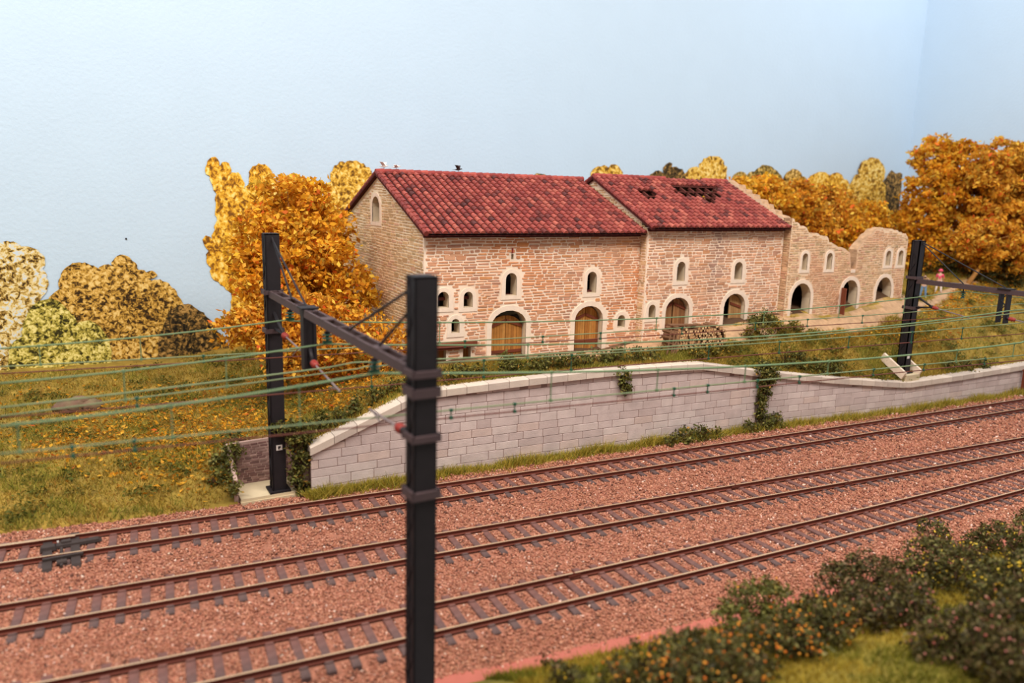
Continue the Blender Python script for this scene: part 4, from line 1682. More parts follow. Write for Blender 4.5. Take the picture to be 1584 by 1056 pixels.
FX = 45.1
fy = 28.95
g2 = thing('catenary_gantry', (FX, 24, 1.8), 'far overhead line gantry at the right, its riveted mast standing in the wall notch', 'gantry', 'overhead line gantries')
lattice_mast(g2, FX, fy, 1.95, 10.2)
mb = MB()
for k in range(8):
    mb.tube([(FX + .1, fy - .29, 9.9 - k * .45), (FX + .1, fy - .33, 9.9 - k * .45)], .045, 6)
mb.build('rivet', M['plate'], g2) if False else None
collar(g2, FX, fy, 7.95)
collar(g2, FX, fy, 6.1)
mb = MB()
mb.box((FX, fy, 1.98), (.85, .85, .1))
mb.build('base_plate', M['black'], g2)
BZ = 7.75
beam_obj(g2, FX, fy - .2, 14.5, BZ)
lattice_mast(g2, FX, 14.2, -1.0, 10.2)
for a, b in (((FX, fy - .25, 10.05), (FX, 25.9, BZ + .15)), ((FX, fy - .25, 10.1), (FX, 23.4, BZ + .15))):
    mb = MB()
    mb.tube([a, b], .035, 6)
    mb.build('stay_rod', M['black'], g2)
mb = MB()
for s in (-1, 1):
    mb.box((FX, 23.5 + s * .2, 6.9), (.4, .1, 1.8))
for k in range(5):
    s = 1 if k % 2 else -1
    mb.bar((FX - .15, 23.5 - s * .15, 6.1 + k * .3), (FX - .15, 23.5 + s * .15, 6.4 + k * .3), .03, .07, up=(1, 0, 0))
mb.box((FX, 23.5, BZ + .16), (.6, .7, .06))
mb.build('drop_post', M['black'], g2)
for y in (25.85, 20.6):
    hanger(g2, FX, y, BZ - .12, 7.12)
reg_arm(g2, (FX, fy - .2, 6.9), (FX, fy - .2, 6.1), (FX, 27.6, 6.3), (FX, 25.3, 6.0), (FX, 25.9, 5.75))
reg_arm(g2, (FX, 23.4, 6.6), (FX, 23.4, 6.2), (FX, 23.2, 6.3), (FX, 20.2, 6.05), (FX, 20.9, 5.8))
mb = MB()
mb.box((FX - .05, fy - .3, 3.05), (.22, .02, .26))
mb.build('number_plate', M['plate'], g2)

# footing of the far mast with its two kerbs
f = thing('mast_footing', (FX, fy, 1.6), 'pale concrete footing with two kerbs round the foot of the far mast', 'footing')
mb = MB()
mb.box((FX, fy - .1, 1.72), (1.3, 1.3, .5))
mb.build('footing_block', M['concrete'], f)
for s in (-1, 1):
    mb = MB()
    mb.bar((FX + s * .8, fy - .65, 1.95), (FX + s * .8, fy + .95, 2.9), .16, .5)
    mb.build('kerb', M['plaster'], f)

# ------------------------------------------------------------------ overhead wires
def wire_pts(fn, pix, off=0.0, n=None):
    out = []
    for px, py in pix:
        # stand the wire over its track: iterate x on the curve
        y = fn(20.0) + off
        for _ in range(6):
            p = on_y(px, py, y)
            y = fn(min(max(p[0], -6), 62)) + off
        out.append(Vector(on_y(px, py, y)))
    return out


def smooth(pts, xs):
    X = np.array([p.x for p in pts])
    Y = np.array([p.y for p in pts])
    Z = np.array([p.z for p in pts])
    return [Vector((x, float(np.interp(x, X, Y)), float(np.interp(x, X, Z)))) for x in xs]


def fit(pts, peaks, deg=2):
    """a hanging wire: quadratic sag between its supports"""
    X = np.array([p.x for p in pts])
    Y = np.array([p.y for p in pts])
    Z = np.array([p.z for p in pts])
    cuts = [X.min() - 3] + [k for k in peaks if X.min() < k < X.max()] + [X.max() + 3]
    out = []
    for a, b in zip(cuts[:-1], cuts[1:]):
        m_ = (X >= a - .3) & (X <= b + .3)
        if m_.sum() < 2:
            continue
        d_ = min(deg, int(m_.sum()) - 1)
        c = np.polyfit(X[m_], Z[m_], d_)
        lo, hi = max(a, X.min()), min(b, X.max())
        for x in np.arange(lo, hi, 1.0):
            out.append((x, float(np.interp(x, X, Y)), float(np.polyval(c, x))))
    out.append((X.max(), Y[X.argmax()], Z[X.argmax()]))
    return [Vector(p) for p in out]


def zat(w, x):
    return float(np.interp(x, [p.x for p in w], [p.z for p in w])), float(np.interp(x, [p.x for p in w], [p.y for p in w]))


def overhead(label, loc, mess, aux, con, drops_ma, drops_ac, rm=.03):
    t = thing('overhead_line', loc, label, 'overhead wire', 'overhead lines above the tracks')
    for nm, w, r, m_ in (('messenger_wire', mess, rm, 'tealwire'), ('auxiliary_wire', aux, .024, 'greenwire'), ('contact_wire', con, .022, 'brownwire')):
        mb = MB()
        mb.tube(w, r, 6)
        mb.build(nm, M[m_], t, True)
    for xs, wa, wb in ((drops_ma, mess, aux), (drops_ac, aux, con)):
        for x in xs:
            za, ya = zat(wa, x)
            zb, yb = zat(wb, x)
            mb = MB()
            mb.tube([(x, ya, za), (x, yb, zb)], .02, 5)
            mb.box((x, ya, za), (.09, .08, .08))
            mb.box((x, yb, zb), (.09, .08, .08))
            mb.build('dropper', M['tealwire'] if wa is mess else M['greenins'], t)
    return t


A_ = fit(wire_pts(t1y, [(0, 539), (240, 519), (413, 499), (455, 493), (520, 497), (650, 502), (760, 501), (960, 494), (1160, 484), (1240, 477), (1320, 470), (1400, 460), (1490, 452), (1584, 461)]), [7, 46])
B_ = fit(wire_pts(t1y, [(0, 566), (240, 554), (407, 546), (520, 539), (680, 530), (800, 523), (966, 514), (1320, 487), (1584, 470)]), [], 2)
C1 = fit(wire_pts(t1y, [(0, 578), (240, 563), (414, 554), (520, 549), (753, 533), (864, 528), (1000, 519), (1320, 500), (1584, 484)]), [], 2)
overhead('overhead wires of the rear track, passing before the barn doors', (7, 28.6, 6), A_, B_, C1, [12.9, 23.5, 30, 35.2, 40.2, 2, -1], [14, 17.6, 20.5, 25, 29.5, 33, 37, 4])
C_ = fit(wire_pts(t2y, [(0, 593), (240, 567), (348, 556), (408, 546), (469, 537), (503, 531), (560, 534), (681, 534), (854, 531), (965, 530), (1066, 526), (1160, 522), (1320, 511), (1494, 486), (1584, 479)]), [7, 44])
E_ = fit(wire_pts(t2y, [(0, 644), (240, 611), (410, 590), (520, 576), (569, 567), (682, 561), (800, 553), (1000, 542), (1160, 532), (1320, 521), (1584, 499)]), [8.3], 2)
C2 = fit(wire_pts(t2y, [(0, 648), (150, 635), (413, 609), (514, 600), (641, 592), (681, 587), (854, 574), (1000, 562), (1066, 558), (1162, 550), (1320, 538), (1584, 515)]), [], 2)
overhead('overhead wires of the middle track', (7, 24.1, 6), C_, E_, C2, [10, 14.2, 18.3, 1.2, 4], [22.3, 26, 30, 34, 37.5, 12.5, 16, 8.5, 1.5])
F_ = fit(wire_pts(t3y, [(0, 659), (262, 628), (414, 605), (580, 577), (682, 579), (854, 576), (1000, 570), (1110, 568), (1320, 557), (1494, 542), (1584, 528)]), [7])
G_ = fit(wire_pts(t3y, [(0, 702), (268, 676), (414, 661), (641, 641), (681, 635), (800, 625), (960, 608), (1110, 595), (1224, 583), (1320, 574), (1494, 558), (1584, 549)]), [], 2)
C3 = fit(wire_pts(t3y, [(0, 716), (215, 696), (414, 674), (539, 663), (641, 651), (800, 637), (960, 619), (1137, 602), (1320, 583), (1584, 557)]), [], 2)
overhead('overhead wires of the front track, lowest and thickest in view', (7, 19.5, 6), F_, G_, C3, [-1.25, 1.95, 5.0, 12.4, 16.3, 20, 24, 31.5, 35.5], [-.2, 1.1, 8, 9.2, 11.2, 17, 18.4, 20.6, 22.6, 26.5, 29.5, 33.5], .036)
mb = MB()
D_ = fit(wire_pts(t2y, [(0, 631), (240, 600), (410, 583), (520, 568), (550, 561), (682, 555), (800, 549), (1000, 538), (1160, 526), (1320, 516), (1494, 490), (1584, 484)]), [7.9], 2)
mb.tube(D_, .03, 6)
tag(mb.build('feeder_wire', M['greenwire'], None, True), 'single green feeder wire beside the middle track wires, without droppers', 'wire')


# ------------------------------------------------------------------ trees built of leaf clumps
PAL_GOLD = [(4, (236, 176, 46)), (3, (244, 194, 72)), (3, (220, 150, 36)), (1.4, (186, 118, 30)), (1, (208, 168, 66)), (.5, (236, 124, 50))]
PAL_ORANGE = [(4, (236, 172, 52)), (3, (246, 194, 78)), (3, (214, 148, 44)), (1.6, (178, 118, 40)), (.8, (190, 152, 58)), (.5, (232, 110, 46))]
PAL_OLIVE = [(3, (120, 110, 44)), (3, (98, 94, 40)), (2, (142, 126, 54)), (1, (170, 130, 44)), (1, (78, 76, 36))]


def clump_points(c, r, dens, spread, npl, rng=RNG):
    c, r = np.array(c), np.array(r, float)
    k = max(6, int(dens * (r[0] * r[1] + r[0] * r[2] + r[1] * r[2])))
    d = rng.normal(size=(k, 3))
    d /= np.linalg.norm(d, axis=1, keepdims=True)
    q = c + d * r * rng.uniform(.72, 1.05, (k, 1))
    P = np.repeat(q, npl, 0) + rng.normal(size=(k * npl, 3)) * spread * np.array([1, 1, .7])
    idx = np.repeat(np.arange(k), npl)
    return P, idx


def crown(name, parent, blobs, pal, size, dens=7, npl=26, spread=.23, material='leaf', jit=.18):
    Ps, Cs = [], []
    for c, r in blobs:
        P, idx = clump_points(c, r, dens, spread, npl)
        tint = RNG.uniform(.82, 1.14, (idx.max() + 1, 1))
        Ps.append(P)
        Cs.append(pick(pal, len(P), jit) * tint[idx])
    P, C = np.concatenate(Ps), np.clip(np.concatenate(Cs), 0, 1)
    return link(name, leaf_mesh(name, P, RNG.uniform(size[0], size[1], len(P)) * (1.18 if material == 'leaf' else 1), C, M[material]), parent)


def pxblob(px, py, r, Y, deep=1.0):
    c = on_y(px, py, Y)
    z = (c - CAM) @ FW
    w = r * z / F_PX
    return (c, (w, w * deep, w))


def tree(label, base, blobs, pal, size=(.10, .17), cat='tree', name='autumn_tree', trunk_r=.22, dens=9, npl=26, group=None, m='bark', fork=.45):
    t = thing(name, base, label, cat, group)
    mb = MB()
    b = Vector(base)
    cm = Vector(np.mean([x[0] for x in blobs], 0))
    f = b.lerp(cm, fork)
    mb.tube([b - Vector((0, 0, .2)), b.lerp(f, .5) + Vector((.12, .05, 0)), f], [trunk_r, trunk_r * .8, trunk_r * .65], 8)
    mb.build('trunk', M[m], t, True)
    for c, r in blobs:
        q = MB()
        c = Vector(c)
        e = c + Vector((random.uniform(-.3, .3), random.uniform(-.3, .3), r[2] * .5))
        mid = f.lerp(e, .5) + Vector((random.uniform(-.25, .25), random.uniform(-.25, .25), .15))
        q.tube([f, mid, e], [trunk_r * .5, trunk_r * .3, .03], 6)
        for _ in range(3):
            dv = Vector((random.uniform(-1, 1), random.uniform(-1, 1), random.uniform(-.2, 1))) * r[0] * .8
            q.tube([mid, mid + dv], [trunk_r * .2, .02], 5)
        q.build('branch', M[m], t, True)
    crown('crown', t, blobs, pal, size, dens, npl)
    return t


# left golden tree before the back wall, in two masses, and the orange bushes at the gable
tree('large golden autumn tree left of the barn gable, behind the left mast', (10.4, 40.5, 2.3),
     [pxblob(*q) for q in ((440, 318, 44, 41), (478, 318, 40, 42), (500, 352, 44, 41), (405, 372, 46, 40.5), (455, 385, 56, 40), (500, 412, 52, 40), (408, 430, 44, 39.5), (470, 450, 54, 39.5), (535, 452, 46, 39.5),
                           (378, 405, 22, 41))], PAL_GOLD, (.10, .18), dens=9)
tree('orange leafed bush at the foot of the large golden tree, left of the gable', (9.2, 37.5, 2.2),
     [pxblob(*q) for q in ((430, 492, 44, 37.5), (485, 500, 46, 37), (385, 505, 30, 38), (445, 545, 48, 36.5), (505, 545, 44, 36.5), (355, 512, 22, 38))], PAL_ORANGE, (.09, .16), 'bush', 'autumn_bush', .12)
tree('low orange bush against the barn gable behind the near gantry beam', (12.6, 35.2, 3.3),
     [pxblob(*q) for q in ((560, 500, 26, 36), (590, 520, 30, 35.5), (620, 540, 26, 35), (560, 545, 34, 35), (600, 560, 26, 34.6), (640, 556, 20, 34.2))], PAL_ORANGE, (.08, .14), 'bush', 'autumn_bush', .09, dens=10, npl=20)
# trees behind the ruin
tree('orange autumn tree rising behind the stepped gable end of the ruin', (48.5, 44.5, 5.6), [pxblob(*q) for q in ((1150, 300, 28, 44.5), (1180, 306, 32, 44.5), (1205, 325, 30, 44), (1165, 325, 30, 44))], PAL_GOLD, (.13, .22))
tree('tawny autumn tree behind the middle of the ruined wall', (53, 44, 5.8), [pxblob(*q) for q in ((1235, 310, 30, 45), (1255, 335, 34, 44), (1285, 322, 34, 45), (1270, 360, 30, 43), (1300, 345, 30, 44))], PAL_ORANGE, (.12, .2))
tree('slender golden tree with a bare pale trunk above the gap in the ruined wall', tuple(on_y(1314, 396, 42.5)), [pxblob(*q) for q in ((1330, 352, 26, 42.5), (1352, 345, 22, 43), (1310, 362, 22, 42.5), (1345, 328, 20, 43))], PAL_GOLD, (.11, .19), fork=.6, trunk_r=.14)
# wood at the right
tree('tallest golden tree of the right wood, its top against the room corner', (69, 44, 6.3),
     [pxblob(*q) for q in ((1450, 250, 40, 43), (1480, 262, 42, 41.5), (1440, 300, 40, 42), (1490, 310, 46, 41), (1430, 345, 34, 42), (1475, 360, 46, 41), (1450, 395, 38, 41), (1500, 385, 36, 40))], PAL_GOLD, (.14, .24), trunk_r=.28, dens=6)
tree('russet tree of the right wood next to the picture edge', (68.5, 38.5, 6.2),
     [pxblob(*q) for q in ((1540, 258, 40, 38.5), (1530, 300, 44, 38.5), (1575, 300, 40, 37.5), (1550, 345, 46, 37.5), (1590, 350, 40, 36.6), (1600, 270, 40, 36.8))], PAL_ORANGE, (.14, .24), trunk_r=.28, dens=6)
tree('lower russet tree with a leaning pale trunk in front of the right wood', tuple(on_y(1497, 436, 36.5)),
     [pxblob(*q) for q in ((1530, 372, 36, 36.5), (1500, 372, 26, 36.5), (1560, 392, 34, 36), (1590, 385, 34, 35.5), (1525, 400, 20, 36.3))], PAL_ORANGE, (.13, .22), trunk_r=.2, dens=7, fork=.7)
tree('golden bush behind the end of the ruined wall and the far mast', (62.5, 40.5, 5.4), [pxblob(*q) for q in ((1425, 400, 24, 41), (1440, 415, 20, 41), (1418, 375, 22, 42), (1395, 345, 20, 45))], PAL_GOLD, (.12, .2), 'bush', 'autumn_bush', .12, dens=8)
tree('dark bush standing in for the shaded hollow under the right wood beside the hikers', (66.5, 40, 5.5), [pxblob(*q) for q in ((1440, 424, 20, 40), (1468, 426, 22, 39.5), (1550, 428, 24, 36), (1515, 432, 20, 37))], [(3, (84, 76, 34)), (2, (64, 62, 30)), (1, (150, 100, 30))], (.12, .2), 'bush', 'shrub', .1, dens=8)  # dark foliage put in as the shadow hollow behind the hikers

# ------------------------------------------------------------------ tree pictures cut out of card and glued to the back wall
PM = {
    'yellow': print_mat('print_yellow', [S(104, 72, 30), S(170, 122, 40), S(222, 170, 56), S(240, 200, 96), S(250, 226, 150)], 2.6),
    'gold': print_mat('print_gold', [S(120, 78, 30), S(190, 130, 36), S(232, 174, 48), S(246, 200, 84), S(254, 226, 140)], 2.8, (1, 1, .8)),
    'olive': print_mat('print_olive', [S(56, 48, 28), S(110, 92, 42), S(170, 138, 62), S(206, 170, 88), S(230, 202, 128)], 3.2),
    'brown': print_mat('print_brown', [S(52, 38, 22), S(112, 80, 36), S(190, 146, 60), S(222, 178, 92), S(238, 206, 132)], 3.0),
    'dark': print_mat('print_dark', [S(30, 26, 20), S(56, 46, 30), S(96, 76, 42), S(150, 114, 60), S(190, 150, 86)], 3.0),
    'pale': print_mat('print_pale', [S(70, 52, 30), S(158, 124, 58), S(220, 190, 110), S(234, 220, 176), S(206, 220, 232)], 2.6),
    'green': print_mat('print_green', [S(50, 46, 24), S(112, 104, 42), S(180, 164, 70), S(220, 204, 112), S(240, 226, 150)], 3.2),
    'edge': mat('card_edge', S(86, 64, 36), .9),
}


def cutout(label, pix, m, off=.03, plane='y', th=.03, jit=1.6):
    """flat tree photograph on thin card"""
    fn = (lambda px, py: on_y(px, py, WY - off)) if plane == 'y' else (lambda px, py: on_x(px, py, WX - off))
    ring = []
    n = len(pix)
    for i in range(n):
        a, b = pix[i], pix[(i + 1) % n]
        L = math.hypot(b[0] - a[0], b[1] - a[1])
        k = max(1, int(L / 4))
        for j in range(k):
            f = j / k
            bul = 2.2 * math.sin(f * math.pi) if L < 40 else 0
            nx, ny = (b[1] - a[1]) / max(L, 1), -(b[0] - a[0]) / max(L, 1)
            ring.append((a[0] + (b[0] - a[0]) * f + nx * bul + random.uniform(-jit, jit) * .6, a[1] + (b[1] - a[1]) * f + ny * bul + random.uniform(-jit, jit) * .6))
    P = [Vector(fn(*q)) for q in ring]
    n = len(P)
    ax = (0, 2) if plane == 'y' else (1, 2)
    dv, _, df, _, _, _ = delaunay_2d_cdt([Vector((p[ax[0]], p[ax[1]])) for p in P], [(i, (i + 1) % n) for i in range(n)], [], 0, 1e-6)
    poly = [(p[ax[0]], p[ax[1]]) for p in P]
    tri = [tuple(t_) for t_ in df if pip((sum(dv[i].x for i in t_) / 3, sum(dv[i].y for i in t_) / 3), poly)]
    c0 = P[0]
    V3 = [Vector((v.x, c0.y, v.y)) if plane == 'y' else Vector((c0.x, v.x, v.y)) for v in dv]
    d = Vector((0, th, 0)) if plane == 'y' else Vector((th, 0, 0))
    mb = MB()
    mb.add(V3, tri, 0)
    mb.add([v + d for v in V3], [t_[::-1] for t_ in tri], 1)
    mb.add(P + [p + d for p in P], [(i, (i + 1) % n, n + (i + 1) % n, n + i) for i in range(n)], 1)
    o = mb.build('tree_cutout', [PM[m], PM['edge']])
    return tag(o, label, 'tree picture', 'tree pictures glued to the wall')


cutout('pale yellow printed tree at the left picture edge with sky showing through', [(-30, 600), (-30, 372), (0, 376), (20, 374), (33, 382), (48, 383), (62, 391), (69, 404), (66, 416), (72, 430), (74, 444), (62, 462), (58, 500), (60, 600)], 'pale', .05)
cutout('broad golden brown printed tree crown standing highest at the left meadow', [(60, 600), (70, 470), (92, 446), (93, 428), (104, 412), (122, 406), (140, 411), (152, 416), (162, 409), (172, 411), (178, 400), (190, 394), (205, 404), (214, 418), (226, 421), (240, 420), (243, 426), (228, 431), (234, 434), (252, 434), (266, 444), (276, 460), (284, 474), (290, 600)], 'brown', .09)
cutout('dark shaded printed bush sloping down towards the golden tree', [(240, 600), (246, 520), (262, 482), (286, 470), (304, 478), (320, 490), (334, 510), (344, 526), (356, 540), (364, 552), (362, 600)], 'dark', .14)
cutout('light green printed bush in front of the left printed trees', [(8, 600), (14, 540), (34, 520), (40, 490), (56, 468), (80, 462), (102, 476), (120, 500), (140, 496), (160, 512), (172, 540), (176, 600)], 'green', .18)
cutout('tall golden printed poplar with a ragged outline, left of the large golden tree', [(352, 600), (358, 450), (346, 442), (338, 436), (328, 428), (326, 414), (320, 402), (322, 388), (314, 370), (318, 364), (328, 370), (332, 356), (336, 340), (334, 318), (336, 300), (328, 284), (324, 272), (318, 268), (320, 254), (328, 243), (336, 246), (340, 256), (350, 250), (356, 256), (356, 270), (368, 267), (374, 276), (378, 292), (386, 286), (387, 262), (396, 256), (404, 254), (414, 258), (420, 270), (422, 288), (434, 282), (438, 270), (446, 278), (458, 284), (462, 294), (470, 288), (482, 294), (488, 304), (484, 318), (520, 340), (520, 600)], 'gold', .05)
cutout('round yellow printed tree top behind the barn gable', [(498, 420), (500, 330), (504, 320), (508, 306), (504, 296), (512, 280), (514, 264), (522, 254), (526, 249), (534, 252), (546, 249), (558, 252), (566, 258), (574, 264), (574, 276), (566, 290), (566, 420)], 'yellow', .09)
cutout('small olive printed tree top just above the first barn ridge', [(816, 330), (818, 276), (826, 271), (836, 269), (846, 272), (850, 278), (852, 330)], 'olive', .05)
cutout('olive and yellow printed tree top behind the meeting of the two roofs', [(908, 330), (914, 272), (918, 262), (930, 257), (942, 259), (952, 254), (960, 262), (964, 272), (970, 274), (974, 270), (980, 278), (982, 330)], 'yellow', .05)
cutout('dark olive printed tree behind the holed roof', [(990, 340), (996, 284), (1004, 276), (1010, 267), (1020, 264), (1026, 268), (1030, 254), (1036, 251), (1040, 258), (1050, 260), (1058, 268), (1066, 300), (1066, 340)], 'dark', .09)
cutout('rounded pale yellow printed tree right of the dark olive one', [(1050, 340), (1054, 280), (1062, 266), (1072, 259), (1082, 260), (1086, 250), (1094, 244), (1106, 242), (1116, 245), (1121, 254), (1124, 268), (1126, 340)], 'yellow', .05)
cutout('pair of olive yellow printed tops above the stepped gable', [(1126, 380), (1130, 280), (1142, 266), (1156, 270), (1168, 266), (1176, 258), (1188, 256), (1198, 262), (1208, 272), (1214, 300), (1216, 380)], 'olive', .05)
cutout('amber printed tree behind the tawny tree', [(1208, 400), (1212, 276), (1222, 264), (1234, 263), (1240, 272), (1250, 280), (1256, 300), (1258, 400)], 'brown', .09)
cutout('golden printed tree row left of the brightest one', [(1246, 420), (1250, 282), (1258, 270), (1272, 266), (1284, 272), (1298, 268), (1306, 276), (1314, 290), (1318, 420)], 'gold', .05)
cutout('brightest yellow printed tree standing highest near the room corner', [(1306, 440), (1310, 300), (1318, 280), (1328, 268), (1332, 254), (1342, 246), (1354, 245), (1362, 250), (1368, 262), (1366, 280), (1370, 300), (1372, 440)], 'yellow', .13)
cutout('dark printed tree in the corner of the room', [(1360, 440), (1366, 290), (1374, 272), (1380, 264), (1386, 268), (1393, 266), (1396, 274), (1380, 440)], 'dark', .09)
cutout('pale golden printed tree on the right wall behind the russet tree', [(1520, 420), (1530, 262), (1542, 240), (1552, 246), (1562, 230), (1574, 226), (1590, 218), (1620, 222), (1640, 300), (1640, 420)], 'gold', .12, 'x')

# ------------------------------------------------------------------ shrubs, ivy and bushes
PAL_IVY = [(4, (92, 92, 40)), (3, (114, 110, 52)), (2, (72, 70, 34)), (1, (134, 126, 66)), (.4, (160, 120, 50))]
PAL_BUSH = [(4, (80, 76, 36)), (3, (96, 92, 46)), (2, (58, 54, 30)), (1, (132, 122, 70)), (1.2, (98, 76, 44))]
PAL_PURP = [(4, (80, 72, 38)), (3, (98, 86, 46)), (2, (56, 48, 28)), (1, (122, 98, 66)), (1.2, (88, 86, 40))]


def bush(label, blobs, pal, size, dots=None, dens=12, npl=22, spread=.14, name='flowering_bush', cat='bush', group=None, dot_r=.035, ndots=60, m='darkleaf'):
    b = blobs[0]
    base = (b[0][0], b[0][1], b[0][2] - b[1][2])
    t = thing(name, base, label, cat, group)
    crown('foliage', t, blobs, pal, size, dens, npl, spread, m)
    mb = MB()
    lo = Vector(base)
    for c, r in blobs:
        for _ in range(5):
            e = Vector(c) + Vector((random.uniform(-1, 1) * r[0], random.uniform(-1, 1) * r[1], random.uniform(.2, .95) * r[2]))
            s = Vector((c[0], c[1], c[2] - r[2] * .5))
            mb.tube([lo, lo.lerp(s, .5) + Vector((0, 0, -.02)), s], [.03, .028, .024], 5) if _ == 0 else None
            mb.tube([s, s.lerp(e, .5) + Vector((random.uniform(-.08, .08), 0, .05)), e], [.025, .018, .008], 5)
    mb.build('stem', M['darkbark'], t)
    if dots:
        q = MB()
        cols = [S(*c) for c in dots]
        for _ in range(ndots):
            c, r = random.choice(blobs)
            d = Vector((random.gauss(0, 1), random.gauss(0, 1) - .5, random.gauss(0, 1) + .35)).normalized()
            p = Vector(c) + Vector((d.x * r[0], d.y * r[1], d.z * r[2])) * random.uniform(.92, 1.12)
            rr = dot_r * random.uniform(.7, 1.3)
            q.blob(p, (rr, rr, rr), 0, random.choice(cols), 6, 4)
        o = q.build('blossom', M['blossom'], t)
        o['kind'] = 'stuff'
        o['label'] = 'small bright blossoms scattered over the bush'
    return t


M['blossom'] = mat('blossom', attr=True, rough=.6)
OD = [(226, 140, 40), (236, 160, 60), (214, 112, 36)]
YD = [(228, 190, 52), (240, 208, 80), (214, 168, 40)]
PD = [(182, 112, 104), (168, 88, 80), (200, 140, 124)]


def gblob(px, py, r, fn, sq=1.0, lift=.75):
    """blob resting on the ground: px,py its centre, r its radius in the picture"""
    p = hit(px, py + r * lift, fn)
    z = (p - CAM) @ FW
    w = r * z / F_PX
    return (np.array([p[0], p[1] + w * .3, p[2] + w * lift * sq]), (w, w, w * sq))


BUSHES = [
    ('dark green bush with a few orange blossoms at the ballast edge', [(1165, 945, 42), (1195, 938, 40), (1140, 975, 34), (1215, 975, 34)], PAL_IVY, OD, 40),
    ('low spreading bush full of orange blossoms at the bottom picture edge', [(1010, 1030, 38), (1060, 1015, 40), (960, 1050, 30), (1100, 1010, 36)], PAL_BUSH, OD, 130),
    ('large orange blossomed bush lowest in the foreground row', [(1080, 1050, 46), (1140, 1040, 50), (1175, 1010, 42), (1040, 1060, 36)], PAL_BUSH, OD, 170),
    ('orange blossomed bush in the middle of the foreground row', [(1230, 985, 36), (1268, 955, 36), (1300, 970, 34), (1250, 1000, 26)], PAL_BUSH, OD, 130),
    ('dark bush leaning over the ballast behind the orange ones', [(1305, 910, 36), (1345, 895, 40), (1380, 905, 38), (1335, 935, 34)], PAL_PURP, PD, 60),
    ('rosy tinged bush between the dark one and the open moss', [(1375, 940, 36), (1410, 925, 36), (1345, 955, 28), (1425, 950, 26)], PAL_PURP, PD, 60),
    ('tall yellow blossomed bush reaching up to the front track', [(1450, 870, 42), (1448, 830, 26), (1490, 885, 38), (1425, 890, 30), (1505, 865, 26)], PAL_BUSH, YD, 120),
    ('yellow blossomed bush at the right picture edge, farthest back', [(1545, 835, 28), (1580, 842, 32), (1520, 842, 20)], PAL_BUSH, YD, 70),
    ('yellow blossomed bush at the right picture edge, above the rosy thicket', [(1560, 905, 38), (1590, 890, 36), (1535, 925, 28), (1600, 930, 40)], PAL_BUSH, YD, 120),
    ('broad rosy thicket filling the lower right corner', [(1530, 985, 50), (1580, 975, 54), (1490, 985, 40), (1545, 1020, 46), (1600, 1030, 50), (1450, 995, 34)], PAL_PURP, PD, 130),
    ('small dark sprout standing alone at the left end of the foreground bushes', [(868, 1044, 18), (890, 1050, 16), (850, 1030, 8)], PAL_BUSH, YD, 6),
    ('tiny yellow blossomed twig at the right picture edge above the others', [(1584, 798, 12), (1590, 805, 14)], PAL_BUSH, YD, 14),
]
for lab, bl, pal, dots, nd in BUSHES:
    bush(lab, [gblob(a, b, r, bank) for a, b, r in bl], pal, (.045, .085), dots, dens=46, npl=16, spread=.09, ndots=nd, dot_r=.028, group='foreground bushes')

# green shrubs along the top of the retaining wall and on the slope
SHR = [
    ('low green shrub at the wall top below the lintel of the first barn', [(700, 578, 14), (725, 574, 14), (690, 586, 12), (745, 575, 12)]),
    ('small leafy shrub before the first closed barn door', [(790, 558, 12), (783, 570, 12), (800, 571, 10)]),
    ('long dark shrub on the wall top between the two closed barn doors', [(830, 568, 14), (855, 564, 14), (880, 562, 14), (905, 560, 14)]),
    ('long dark shrub on the wall top right of the second closed door', [(930, 556, 14), (955, 553, 14), (985, 551, 13), (1010, 550, 10)]),
    ('bright green shrub right below the firewood stack', [(1080, 551, 12), (1102, 545, 12), (1120, 541, 10)]),
    ('round dark shrub at the corner between the second barn and the ruin', [(1185, 496, 14), (1170, 500, 10), (1200, 500, 9)]),
    ('broad green shrub on the slope between the path and the ivy', [(1180, 515, 12), (1205, 510, 12), (1230, 508, 12), (1160, 518, 10)]),
    ('green shrub on the wall top right of the hanging ivy', [(1240, 560, 14), (1265, 566, 14), (1290, 570, 12), (1215, 556, 14)]),
    ('flat green shrub on the wall top right of the far mast', [(1470, 568, 9), (1495, 566, 10), (1520, 562, 9)]),
]
for lab, bl in SHR:
    bush(lab, [gblob(a, b, r, hill) for a, b, r in bl], PAL_OLIVE if 'low' in lab or 'broad' in lab else PAL_IVY, (.06, .12), None, dens=34, npl=18, spread=.13, name='shrub', cat='shrub', group='shrubs above the wall')


def foot(x, y):
    return -.25 + 0 * np.asarray(x)


bush('dark green weeds along the wall foot left of the hanging ivy', [gblob(a, b, r, foot) for a, b, r in ((1060, 676, 12), (1085, 672, 13), (1040, 682, 9), (1110, 670, 9))], PAL_IVY, (.06, .12), None, 34, 18, .13, name='shrub', cat='shrub')
bush('dark green weeds at the foot of the hanging ivy', [gblob(a, b, r, foot) for a, b, r in ((1180, 655, 13), (1200, 652, 12), (1158, 662, 9))], PAL_IVY, (.06, .12), None, 34, 18, .13, name='shrub', cat='shrub')

